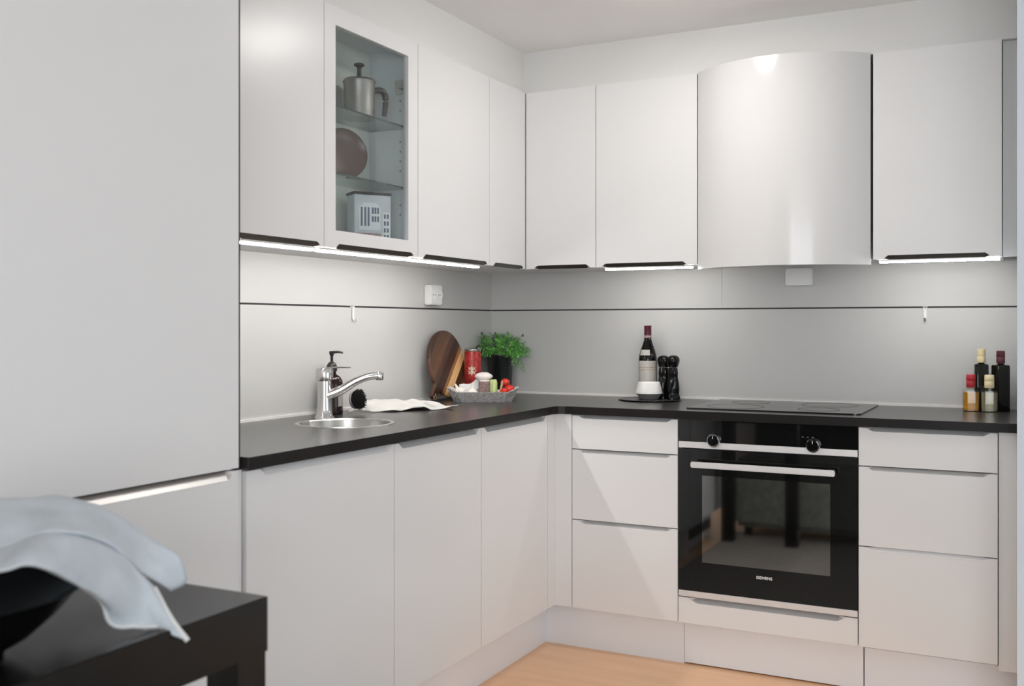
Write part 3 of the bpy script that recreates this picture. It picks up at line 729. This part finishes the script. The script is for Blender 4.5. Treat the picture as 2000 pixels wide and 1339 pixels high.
for i in range(len(fa)): j = (i+1) % len(fa); bm.faces.new((fa[i], fa[j], fb[j], fb[i]))
bd = obj('board', bm, M['board'], t, local=True)
bv = bd.modifiers.new('bev', 'BEVEL'); bv.width = .003; bv.segments = 2; bv.limit_method = 'ANGLE'
obj('cord', tube([(.009, -.128, -.114), (.016, -.136, -.118), (.014, -.150, -.128), (.010, -.140, -.136), (.0105, -.125, -.130), (.009, -.128, -.114)], .0022, 6, smooth_n=4), M['cord'], t, smooth=True, local=True)['label'] = 'tan leather hanging cord'

# red tin with clip lid
t = thing('storage_tin', 'tall red patterned tin with wire-clip lid between board and plant', 'tin', (.098, -.346, CT))
obj('body', lathe([(.033, 0), (.0345, .002), (.0345, .186), (.033, .189)], 32), M['redtin'], t, smooth=True, local=True)
obj('lid', lathe([(.0335, .1895), (.0345, .191), (.0345, .198), (.026, .204), (0, .206)], 32, cap=False), M['steel'], t, smooth=True, local=True)
obj('clip', tube([(.020, -.010, .203), (.030, -.004, .213), (.040, .004, .212), (.041, .006, .196), (.037, .004, .182)], .0022, 8, smooth_n=4), M['black'], t, smooth=True, local=True)
ang0 = -PI/2+.40
pts = []
for i in range(16):
    rr = .020 if i % 2 == 0 else .013
    pts.append((rr*math.cos(2*PI*i/16), rr*math.sin(2*PI*i/16)))
bm = bm_new(); f = []
for x, z in pts:
    a = ang0+x/.0345; f.append(bm.verts.new((.0350*math.cos(a), .0350*math.sin(a), .112+z)))
c0 = bm.verts.new((.0351*math.cos(ang0), .0351*math.sin(ang0), .112))
for i in range(16): bm.faces.new((f[i], f[(i+1) % 16], c0))
obj('star_print', bm, M['tinstar'], t, local=True)['label'] = 'beige star printed on the tin'

# ------------------------------------------------------------------ potted herb
pxx, pyy = .086, -.082
t = thing('potted_herb', 'bushy green herb in a glossy black pot in the corner', 'plant', (pxx, pyy, CT))
p_ = obj('pot', lathe([(.048, 0), (.050, .002), (.0565, .160), (.0575, .163), (.0575, .170), (.0535, .170), (.052, .150)], 40, cap=False), M['potblack'], t, smooth=True, local=True)
obj('soil', lathe([(0, .152), (.051, .150)], 24, cap=False), M['soil'], t, smooth=True, local=True)
vr = Vector((.891, .4536, 0)); vd = Vector((-.4536, .891, 0))
stems, leaves, sprig, buds = bm_new(), bm_new(), bm_new(), bm_new()
def ribbon(bm, pts, w0):
    q = [Vector(p) for p in pts]; prev = None
    for i, p in enumerate(q):
        k = w0*(1-.6*i/(len(q)-1)); a = bm.verts.new(p+Vector((k, 0, 0))); b = bm.verts.new(p+Vector((0, k, 0))); c = bm.verts.new(p-Vector((k, k, 0))*.7)
        cur = (a, b, c)
        if prev:
            for m_ in range(3): bm.faces.new((prev[m_], prev[(m_+1) % 3], cur[(m_+1) % 3], cur[m_]))
        prev = cur
def leaf(bm, p, d, L, wd):
    d = d.normalized(); s = d.cross(Vector((random.uniform(-1, 1), random.uniform(-1, 1), 1))).normalized()
    n_ = s.cross(d)*L*.12
    v = [bm.verts.new(x) for x in (p, p+d*L*.45+s*wd+n_, p+d*L, p+d*L*.45-s*wd+n_)]
    bm.faces.new(v)
org = Vector((pxx, pyy, CT))
def okp(p): q = p+org; return q.x > .006 and q.y < -.006
for i in range(300):
    a = random.uniform(0, 2*PI); r0 = .045*math.sqrt(random.random())
    base = Vector((r0*math.cos(a), r0*math.sin(a), .150))
    out_ = Vector((math.cos(a), math.sin(a), 0))*random.uniform(.0, .075)+vr*random.gauss(.010, .030)
    H = random.uniform(.035, .115)
    tip = base+out_+Vector((0, 0, H-out_.length*.35))
    mid = (base+tip)/2+Vector((0, 0, .012))
    if not okp(tip): tip.x = max(tip.x, .010-pxx); tip.y = min(tip.y, -.010-pyy)
    if not okp(mid): mid.x = max(mid.x, .008-pxx); mid.y = min(mid.y, -.008-pyy)
    P = catmull([base, mid, tip], 4); ribbon(stems, P, .0007)
    for p in P[2:]:
        for _ in range(4):
            dd = Vector((random.uniform(-1, 1), random.uniform(-1, 1), random.uniform(-.3, 1)))
            if okp(p+dd*.013): leaf(leaves, p, dd, random.uniform(.007, .015), random.uniform(.0016, .0036))
for i in range(26):
    a = random.uniform(0, 2*PI); base = Vector((.03*math.cos(a), .03*math.sin(a), .150))
    side = random.uniform(-.085, .01) if i < 20 else random.uniform(.04, .105)
    tip = base+vr*side-vd*random.uniform(.0, .08)+Vector((0, 0, random.uniform(.045, .115)))
    tip.x = max(tip.x, .014-pxx); tip.y = min(tip.y, -.014-pyy)
    mid = (base+tip)/2+Vector((0, 0, .015)); mid.x = max(mid.x, .008-pxx); mid.y = min(mid.y, -.008-pyy)
    P = catmull([base, mid, tip], 5); ribbon(sprig, P, .0008)
    for p in P[3:]:
        for _ in range(3):
            dd = Vector((random.uniform(-1, 1), random.uniform(-1, 1), random.uniform(-.2, 1)))
            if okp(p+dd*.014): leaf(sprig, p, dd, .014, .0012)
    sphere(buds, tip, .0042, (1, 1, 1.7), 7, 5)
for i in range(4):      # a few strands hanging over the right side of the pot
    base = Vector((.05, -.02+.01*i, .165)); tip = base+vr*(.020+.012*i)+Vector((0, 0, -.035-.012*i))-vd*.02
    P = catmull([base, (base+tip)/2+vr*.012+Vector((0, 0, .012)), tip], 5); ribbon(stems, P, .0007)
    for p in P[2:]:
        for _ in range(4): leaf(leaves, p, Vector((random.uniform(-1, 1), random.uniform(-1, 1), random.uniform(-1, .6))), .010, .0018)
for nm, b_, m_ in (('stems', stems, 'stem'), ('foliage', leaves, 'leaf'), ('grey_sprigs', sprig, 'lav'), ('flower_buds', buds, 'lavbud')):
    o = obj(nm, b_, M[m_], t, local=True, fix=False); o['kind'] = 'stuff'

# ------------------------------------------------------------------ tray of food
bc = Vector((.226, -.492, CT)); ba = .4708
t = thing('serving_tray', 'grey patterned oblong paper tray holding food beside the cutting board', 'tray', tuple(bc), ba)
def octo(hx, hy, c): return [(hx, -hy+c), (hx, hy-c), (hx-c, hy), (-hx+c, hy), (-hx, hy-c), (-hx, -hy+c), (-hx+c, -hy), (hx-c, -hy)]
bm = bm_new(); R = []
for hx_, hy_, c_, z_ in ((.112, .058, .030, 0), (.137, .080, .040, .034), (.140, .083, .041, .039), (.135, .078, .040, .039), (.110, .056, .030, .004)):
    R.append([bm.verts.new((x, y, z_+(.016 if (abs(x) > .12 and z_ > .03) else 0))) for x, y in octo(hx_, hy_, c_)])
for a, b in zip(R, R[1:]):
    for i in range(8): j = (i+1) % 8; bm.faces.new((a[i], a[j], b[j], b[i]))
bm.faces.new(R[0]); bm.faces.new(R[-1])
obj('tray_shell', bm, M['wicker'], t, local=True)
bm = bm_new(); R = []
for hx_, hy_, c_, z_ in ((.1085, .0545, .029, .0055), (.1335, .0765, .039, .040)):
    R.append([bm.verts.new((x, y, z_+(.016 if (abs(x) > .12 and z_ > .03) else 0))) for x, y in octo(hx_, hy_, c_)])
for i in range(8): j = (i+1) % 8; bm.faces.new((R[0][i], R[0][j], R[1][j], R[1][i]))
bm.faces.new(R[0]); 
obj('lining', bm, M['wickerin'], t, local=True)
def inb(a, d, z): return bc+vr*a+vd*d+Vector((0, 0, z))
def garlic(label, a, d, z, r, tilt=(0, 0, 0), grp=None):
    t = thing('garlic_bulb', label, 'garlic', tuple(inb(a, d, z)), rot=tilt, group=grp)
    bm = bm_new(); seg = 28; rings = []
    for rr, zz in ((.25, 0), (.75, .08), (1, .42), (.95, .75), (.6, 1.12), (.25, 1.42), (.16, 1.8), (.12, 2.1)):
        rings.append([bm.verts.new((r*rr*(1+.07*math.cos(7*2*PI*i/seg))*math.cos(2*PI*i/seg), r*rr*(1+.07*math.cos(7*2*PI*i/seg))*math.sin(2*PI*i/seg), r*zz)) for i in range(seg)])
    for p, q in zip(rings, rings[1:]):
        for i in range(seg): j = (i+1) % seg; bm.faces.new((p[i], p[j], q[j], q[i]))
    bm.faces.new(rings[0]); bm.faces.new(rings[-1])
    obj('bulb', bm, M['garlic'], t, smooth=True, local=True)
garlic('white garlic bulb at the left end of the tray', -.084, -.008, .020, .026, (0, -.55, 0))
garlic('white garlic bulb standing in the tray below the red tin', -.045, -.016, .009, .031, (.1, .15, 0))
# folded white paper napkin behind
bm = bm_new(); G = []
for j in range(4):
    row = []
    for i in range(6):
        s = i/5; q = j/3
        p = inb(-.095+.085*s, .022+.028*q, .020+.066*math.sin(PI*min(1, q*.9+.1))*(.55+.45*s)+.006*math.sin(7*s+3*q)); row.append(tuple(p))
    G.append(row)
patch(bm, G, 4)
o = obj('napkin', bm, M['hem'], None, smooth=True, fix=False); tag(o, 'crumpled white napkin behind the garlic in the tray', 'napkin')
md = o.modifiers.new('thick', 'SOLIDIFY'); md.thickness = .0015
t = thing('bread_roll', 'pale floury roll lying on top of the food in the tray', 'bread', tuple(inb(.002, .012, .088)), rz=ba)
bm = bm_new(); sphere(bm, (0, 0, 0.008), .026, (1.35, .9, .62), 20, 12)
for v in bm.verts: v.co += v.co.normalized()*.0025*NZ.noise(v.co*70)
obj('crust', bm, M['roll'], t, smooth=True, local=True)
t = thing('spice_jar', 'small jar of mottled brown spice in the middle of the tray', 'jar', tuple(inb(.006, -.006, .0065)), rz=ba)
obj('jar_body', lathe([(.022, 0), (.024, .003), (.024, .066), (.020, .071)], 24), M['spice'], t, smooth=True, local=True)
obj('lid', lathe([(.021, .0712), (.021, .076), (0, .077)], 24, cap=False), M['garlic'], t, smooth=True, local=True)
t = thing('celery_piece', 'pale green vegetable piece beside the tomatoes in the tray', 'vegetable', tuple(inb(.040, -.004, .0065)), rz=ba)
obj('stalk', loft([(0, .013, 3), (.02, .0155, 3), (.066, .0155, 3), (.078, .012, 3)], 20), M['greenjar'], t, smooth=True, local=True)
t = thing('bread_slice', 'thin tan crust slice leaning between green piece and tomatoes', 'bread', tuple(inb(.060, -.004, .0065)), rot=(0, .22, ba))
obj('crust', B(-.004, .004, -.020, .020, 0.001, .074, bev=.002), M['tanjar'], t, smooth=True, local=True)
for i, (a, d, z, r, lb) in enumerate(((.086, .006, .072, .0185, 'red tomato topmost in the tray, against the black pot'), (.104, -.016, .048, .0195, 'red tomato at the right front of the tray'),
                                      (.083, -.026, .040, .0160, 'small red tomato lowest in the tray, next to the bread slice'))):
    t = thing('tomato', lb, 'tomato', tuple(inb(a, d, z)), group='tomatoes in the tray')
    bm = bm_new(); sphere(bm, (0, 0, 0), r, (1, 1, .88), 18, 12); obj('fruit', bm, M['tomato'], t, smooth=True, local=True)
    bm = bm_new()
    for k in range(5):
        q = 2*PI*k/5; bm.faces.new([bm.verts.new(p) for p in ((0, 0, r*.90), (r*.25*math.cos(q-.5), r*.25*math.sin(q-.5), r*.885), (r*.6*math.cos(q), r*.6*math.sin(q), r*.80), (r*.25*math.cos(q+.5), r*.25*math.sin(q+.5), r*.885))])
    obj('calyx', bm, M['calyx'], t, local=True, fix=False)

# ------------------------------------------------------------------ slate, wine, mortar, mills
t = thing('slate_plate', 'thin dark round slate under the wine bottle and mills', 'plate', (.790, -.150, CT))
bm = lathe([(0, 0), (.112, 0), (.125, .005), (.124, .0062), (.111, .0032), (0, .003)], 48, cap=False)
obj('plate', bm, M['slate'], t, smooth=True, local=True)
ZP = CT+.0035
t = thing('wine_bottle', 'dark red-wine bottle with burgundy capsule and white labels', 'bottle', (.7525, -.068, ZP))
obj('glass', lathe([(.030, 0), (.0355, .003), (.0368, .010), (.0368, .150), (.0350, .170), (.0290, .193), (.0200, .218), (.0148, .235), (.0138, .252), (.0138, .284)], 36), M['wine'], t, smooth=True, local=True)
obj('capsule', lathe([(.0146, .252), (.0146, .284), (.0152, .285), (.0152, .291), (0, .292)], 28, cap=False), M['foil'], t, smooth=True, local=True)
fr = -PI/2+.25
obj('neck_label', shell(.01475, .243, .2515, fr-1.5, fr+1.5), M['pinklabel'], t, local=True)
obj('shoulder_label', shell(.0345, .172, .194, fr-1.0, fr+.35, r2=.0295), M['paper'], t, local=True)
lb = obj('front_label', shell(.0372, .060, .150, fr-1.35, fr+1.15), M['paper'], t, local=True)
obj('label_line', shell(.0376, .1225, .1240, fr-1.2, fr+1.0), M['gold'], lb, local=True)
obj('label_line', shell(.0376, .1130, .1145, fr-1.2, fr+1.0), M['gold'], lb, local=True)

t = thing('lidded_jar', 'white porcelain jar with flared lid on grey foot, before the wine', 'jar', (.790, -.160, ZP+.0005))
obj('foot', lathe([(.034, 0), (.036, .002), (.044, .014), (.0505, .0225)], 36), M['greystone'], t, smooth=True, local=True)
obj('bowl', lathe([(.0505, .0228), (.0525, .024), (.0525, .028), (.0490, .044), (.0440, .063), (.0425, .068), (.0400, .0695), (0, .0705)], 36), M['porcelain'], t, smooth=True, local=True)

def mill(label, x, y, top, ph):
    t = thing('pepper_mill', label, 'mill', (x, y, ZP), group=None)
    H = top
    def body(z0, z1, f):
        bm = bm_new(); seg = 36; rings = []; n_ = 34
        for k in range(n_+1):
            z = z0+(z1-z0)*k/n_; rr = f(z/H); tw = z*26+ph
            rings.append([bm.verts.new((rr*(1+.09*math.sin(3*2*PI*i/seg+tw))*math.cos(2*PI*i/seg), rr*(1+.09*math.sin(3*2*PI*i/seg+tw))*math.sin(2*PI*i/seg), z)) for i in range(seg)])
        for p, q in zip(rings, rings[1:]):
            for i in range(seg): j = (i+1) % seg; bm.faces.new((p[i], p[j], q[j], q[i]))
        bm.faces.new(rings[0]); bm.faces.new(rings[-1]); return bm
    def prof(s):
        K = [(0, .0255), (.05, .0255), (.12, .0215), (.25, .0235), (.38, .0225), (.50, .0190), (.60, .0205), (.68, .0185), (.72, .0170)]
        for (a, b), (c, d_) in zip(K, K[1:]):
            if a <= s <= c: return b+(d_-b)*(s-a)/(c-a)
        return .017
    def head(s):
        K = [(.725, .0175), (.78, .0215), (.86, .0245), (.93, .0235), (.975, .018), (1, .009)]
        for (a, b), (c, d_) in zip(K, K[1:]):
            if a <= s <= c: return b+(d_-b)*(s-a)/(c-a)
        return .009
    obj('body', body(0, .72*H, prof), M['black'], t, smooth=True, local=True)
    obj('head', body(.726*H, H, head), M['black'], t, smooth=True, local=True)
mill('glossy black pepper mill nearer the wine bottle', .826, -.083, .172, 0)
mill('glossy black pepper mill at the right edge of the slate', .876, -.118, .174, 1.2)

# ------------------------------------------------------------------ four oil bottles at the right
def oil_small(label, x, y, rz, oil, cap):
    t = thing('oil_bottle', label, 'bottle', (x, y, CT), rz)
    b = obj('glass_body', loft([(0, .0250, 7), (.002, .0268, 7), (.070, .0268, 7), (.0755, .022, 6), (.0775, .014, 3), (.079, .0105, 2), (.090, .0105, 2)], 40), M['clear'], t, smooth=True, local=True)
    obj('oil', loft([(.004, .0235, 7), (.066, .0242, 7)], 40), M[oil], t, smooth=True, local=True)
    obj('wax_cap', lathe([(.0145, .0815), (.0155, .083), (.0155, .104), (.0148, .1055), (.0158, .107), (.0150, .124), (.0135, .1265), (0, .127)], 24), M[cap], t, smooth=True, local=True)
def oil_tall(label, x, y, rz, cap, H, CH):
    t = thing('oil_bottle', label, 'bottle', (x, y, CT), rz)
    obj('glass_body', loft([(0, .0215, 9), (.002, .0225, 9), (H-.004, .0225, 9), (H, .0210, 7), (H+.002, .012, 3), (H+.004, .0095, 2), (H+.012, .0095, 2)], 40), M['darkoil'], t, smooth=True, local=True)
    obj('wax_cap', lathe([(.0130, H+.0055), (.0140, H+.007), (.0140, H+.026), (.0133, H+.0275), (.0142, H+.029), (.0138, CH-.002), (.012, CH), (0, CH)], 24), M[cap], t, smooth=True, local=True)
oil_tall('tall dark oil bottle with cream cap behind the small ones', 1.9785, -.075, .12, 'creamwax', .160, .214)
oil_tall('tall dark oil bottle with burgundy cap, rightmost of the bottles', 2.040, -.088, .62, 'winewax', .158, .208)
oil_small('small square bottle of amber oil with red cap', 1.9490, -.142, .03, 'amberoil', 'redwax')
oil_small('small square bottle of pale oil with cream cap', 2.0065, -.150, .03, 'paleoil', 'creamwax')

# ------------------------------------------------------------------ things inside the glass cabinet
t = thing('moka_jug', 'metal lidded jug with dark knob and handle on the top glass shelf', 'jug', (.232, -1.325, 1.8465))
obj('body', lathe([(.046, 0), (.0480, .002), (.0485, .060), (.0500, .112), (.0510, .116)], 36), M['potsteel'], t, smooth=True, local=True)
obj('lid', lathe([(.0520, .1163), (.0525, .119), (.047, .126), (.020, .131), (0, .132)], 36), M['potsteel'], t, smooth=True, local=True)
obj('knob', lathe([(.0075, .131), (.0070, .160), (.0085, .166), (.0165, .170), (.0170, .175), (.012, .178), (0, .178)], 20), M['darkplastic'], t, smooth=True, local=True)
obj('handle', tube([(.022, .044, .098), (.034, .066, .102), (.042, .082, .090), (.043, .084, .060), (.040, .080, .022)], [.009, .0105, .0105, .0095, .007], 10, smooth_n=5), M['darkplastic'], t, smooth=True, local=True)
t = thing('brown_plate', 'round dark brown plate standing on the middle glass shelf', 'plate', (.218, -1.395, 1.6465+.0805), rot=(0, math.radians(84), math.radians(-28)))
obj('plate', lathe([(0, -.004), (.050, -.004), (.076, .006), (.0800, .013), (.0795, .015), (.074, .010), (.050, .001), (0, .001)], 48, cap=False), M['brown'], t, smooth=True, local=True)
t = thing('house_tin', 'pale blue tin printed like a row of town houses, cabinet bottom', 'tin', (.236, -1.278, 1.4365), rz=-.60)
hx0, hx1, hy0, hy1 = -.034, .034, -.062, .062
obj('body', B(hx0, hx1, hy0, hy1, 0, .172, bev=.002), M['tinbody'], t, local=True)
lid = obj('lid', B(hx0-.003, hx1+.003, hy0-.003, hy1+.003, .1725, .181, bev=.002), M['blackmat'], t, local=True); lid['label'] = 'dark hinged lid'
fw = obj('house_print', prism(bm_new(), [(-.046, .060), (.026, .060), (.026, .130), (.012, .146), (-.030, .146), (-.046, .130)], hx1, hx1+.0008), M['tinwall'], t, local=True); fw['label'] = 'white gabled house printed on the tin front'
fw.data.transform(Matrix(((0, 0, 1, 0), (1, 0, 0, 0), (0, 1, 0, 0), (0, 0, 0, 1))))
for a in ((-.040, -.034, .072, .132), (-.028, -.022, .072, .132), (-.017, -.011, .072, .132), (-.003, .003, .112, .132), (.006, .012, .112, .132), (.015, .021, .112, .132), (-.003, .003, .086, .104), (.006, .012, .086, .104), (.015, .021, .086, .104)):
    obj('printed_window', B(hx1+.0008, hx1+.0016, *a), M['tinwin'], fw, local=True)
bk = obj('brick_print', B(hx1, hx1+.0008, hy0+.003, .028, .003, .050), M['brick'], t, local=True)
for y in (-.054, -.042, -.028, -.014, .002, .014):
    obj('printed_window', B(hx1+.0008, hx1+.0016, y, y+.008, .012, .036), M['tinwin'], bk, local=True)
bl = obj('lattice_print', B(hx1, hx1+.0008, .034, hy1-.003, .003, .118), M['tinwall'], t, local=True)
for z in (.010, .032, .054, .076, .098):
    for y in (.038, .0485): obj('printed_window', B(hx1+.0008, hx1+.0016, y, y+.006, z, z+.014), M['tinwin'], bl, local=True)
t = thing('small_tin', 'small dark blue-grey tin in the cabinet bottom right corner', 'tin', (.285, -1.178, 1.4365))
obj('body', B(-.016, .016, -.018, .018, 0, .040, bev=.001), M['tinbody'], t, local=True)
for y, h_ in ((-.014, .030), (-.003, .036), (.007, .048)):
    obj('printed_tower', B(.0162, .0170, y, y+.007, .002, h_), M['tinwin'], t, local=True)

# ------------------------------------------------------------------ foreground table, bowl, cloth
TZ = 0.75
tx0, tx1, ty1, ty0 = .605, 1.023, -2.689, -3.75
t = thing('side_table', 'black-brown table with thick top in the lower left foreground', 'table', ((tx0+tx1)/2, (ty0+ty1)/2, 0))
obj('tabletop', B(tx0, tx1, ty0, ty1, TZ-.0895, TZ, bev=.0012), M['table'], t)
for x in (tx0+.003, tx1-.003-.065):
    for y in (ty0+.003, ty1-.003-.065):
        obj('leg', B(x, x+.065, y, y+.065, .0065 if y > -3 else 0, TZ-.0897), M['table'], t)
t = thing('black_bowl', 'large glossy black bowl on the foreground table under the blue cloth', 'bowl', (.874, -3.127, TZ))
obj('bowl', lathe([(.050, 0), (.054, .002), (.056, .010), (.088, .028), (.122, .058), (.146, .086), (.152, .090), (.148, .090), (.118, .064), (.080, .034), (0, .020)], 56, cap=False), M['black'], t, smooth=True, local=True)
CA = [[(0.678,-3.024,0.821),(0.733,-2.963,0.829),(0.754,-2.925,0.831),(0.784,-2.874,0.832),(0.834,-2.838,0.830),(0.904,-2.830,0.825),(0.945,-2.817,0.815)],
      [(0.774,-3.088,0.942),(0.823,-3.029,0.941),(0.841,-2.993,0.939),(0.868,-2.944,0.931),(0.899,-2.895,0.908),(0.935,-2.860,0.870),(0.971,-2.836,0.840)],
      [(0.831,-3.126,0.932),(0.877,-3.069,0.933),(0.894,-3.034,0.932),(0.918,-2.986,0.922),(0.937,-2.935,0.896),(0.956,-2.884,0.850),(0.980,-2.826,0.802)],
      [(0.888,-3.164,0.894),(0.931,-3.109,0.898),(0.946,-3.074,0.910),(0.968,-3.027,0.909),(0.969,-2.965,0.881),(0.971,-2.915,0.835),(0.971,-2.851,0.787)]]
CBk = [[(0.850,-3.139,0.898),(0.895,-3.082,0.902),(0.911,-3.047,0.912),(0.935,-2.999,0.908),(0.951,-2.956,0.884),(0.976,-2.926,0.843),(0.986,-2.898,0.806)],
      [(0.917,-3.184,0.897),(0.958,-3.129,0.896),(0.972,-3.095,0.908),(0.985,-3.041,0.898),(0.984,-2.982,0.862),(0.990,-2.925,0.805),(1.018,-2.894,0.764)],
      [(0.964,-3.215,0.888),(1.003,-3.162,0.889),(1.016,-3.129,0.894),(1.010,-3.062,0.859),(0.991,-2.991,0.815),(0.984,-2.933,0.771),(1.040,-2.885,0.733)],
      [(0.936,-3.196,0.885),(0.976,-3.142,0.884),(0.990,-3.108,0.884),(0.985,-3.041,0.847),(0.973,-2.983,0.807),(0.972,-2.956,0.764),(1.022,-2.889,0.757)]]
bm = bm_new(); patch(bm, CA, 8); patch(bm, CBk, 8)
def rumple(p):
    q = Vector((p.x*14, p.y*14, p.z*14)); f = math.sin(80*(p.x+.55*p.y)+45*p.z+7*NZ.noise(q*.5))
    return p+Vector((.6, -.5, .6))*(.0065*NZ.noise(q)+.0042*f*(.35+1.2*abs(NZ.noise(q*.5+Vector((3, 1, 2)))))+.0014*NZ.noise(p*60))
for v in bm.verts:
    v.co = rumple(v.co)
    if v.co.x < 1.023 and v.co.z < TZ+.004: v.co.z = TZ+.004
t = thing('linen_cloth', 'pale blue linen cloth draped over the black bowl in the foreground', 'cloth', (.93, -2.98, TZ))
o = obj('cloth', bm, M['cloth'], t, smooth=True, fix=False)
md = o.modifiers.new('thick', 'SOLIDIFY'); md.thickness = .003; md.offset = 0
hm = [rumple(p) for p in catmull(CBk[3], 6)][20:]
obj('hem', tube([Vector((p.x, p.y, max(p.z, TZ+.004) if p.x < 1.023 else p.z)) for p in hm], .0028, 6), M['hem'], t, smooth=True)['label'] = 'whitish stitched hem'
hm = [rumple(p) for p in catmull([CBk[0][6], CBk[1][6], CBk[2][6]], 8)]
obj('hem', tube([Vector((p.x, p.y, max(p.z, TZ+.004) if p.x < 1.023 else p.z)) for p in hm], .0040, 6), M['hem'], t, smooth=True)['label'] = 'whitish stitched hem'

# low upholstered bench behind, seen mirrored in the oven glass
t = thing('bench', 'low grey-green upholstered bench behind the camera, mirrored in oven glass', 'bench', (1.35, -3.2, 0))
obj('seat', B(0.62, 1.95, -3.42, -2.86, .06, .44, bev=.03), M['bench'], t, smooth=True)
for x in (.68, 1.87):
    for y in (-3.36, -2.96): obj('leg', B(x, x+.04, y, y+.04, .0065 if y > -3 else 0, .0595), M['blackmat'], t)

t = thing('wardrobe', 'tall dark wardrobe on the rear wall, mirrored dimly in oven glass', 'wardrobe', (.85, -6.3, 0))
obj('carcass', B(.0, 1.78, -6.58, -6.06, 0, 2.15), M['table'], t)
for i in range(3): obj('door', B(.003+.592*i, .589+.592*i, -6.059, -6.04, .06, 2.14, bev=.002), M['table'], t)

M['rug'] = mat('grey_brown_wool', (0.36, 0.33, 0.30), 0.95, noise=(60, 0.12, ONE), bump=(500, 0.4))  # rugs added to tone down the warm bounce from the floor
tag(obj('rug', B(0.60, 4.5, -3.00, -1.40, 0.0005, .006, bev=.002), M['rug']), 'grey-brown rug on the oak floor in front of the kitchen', 'rug')
tag(obj('rug', B(2.05, 4.6, -6.3, -3.05, 0.0005, .006, bev=.002), M['rug']), 'large grey-brown rug behind the photographer', 'rug')

GROUPS = {'led_light_bar': 'light bars under the wall cabinets', 'oil_bottle': 'oil bottles at the right end of the worktop', 'base_cabinet': 'base cabinets of the left run',
          'drawer_cabinet': 'three-drawer base cabinets', 'wall_cabinet': 'plain wall cabinets', 'plinth_board': 'plinth boards under the base cabinets', 'pepper_mill': 'pepper mills on the slate',
          'garlic_bulb': 'garlic bulbs in the tray', 'rail_hook': 'hooks in the wall groove', 'wall_socket': 'sockets above the worktop', 'filler_strip': 'filler strips at the right wall', 'rug': 'rugs on the oak floor'}
for o in COL.objects:
    k = o.name.split('.')[0]
    if o.parent is None and 'label' in o and k in GROUPS: o['group'] = GROUPS[k]
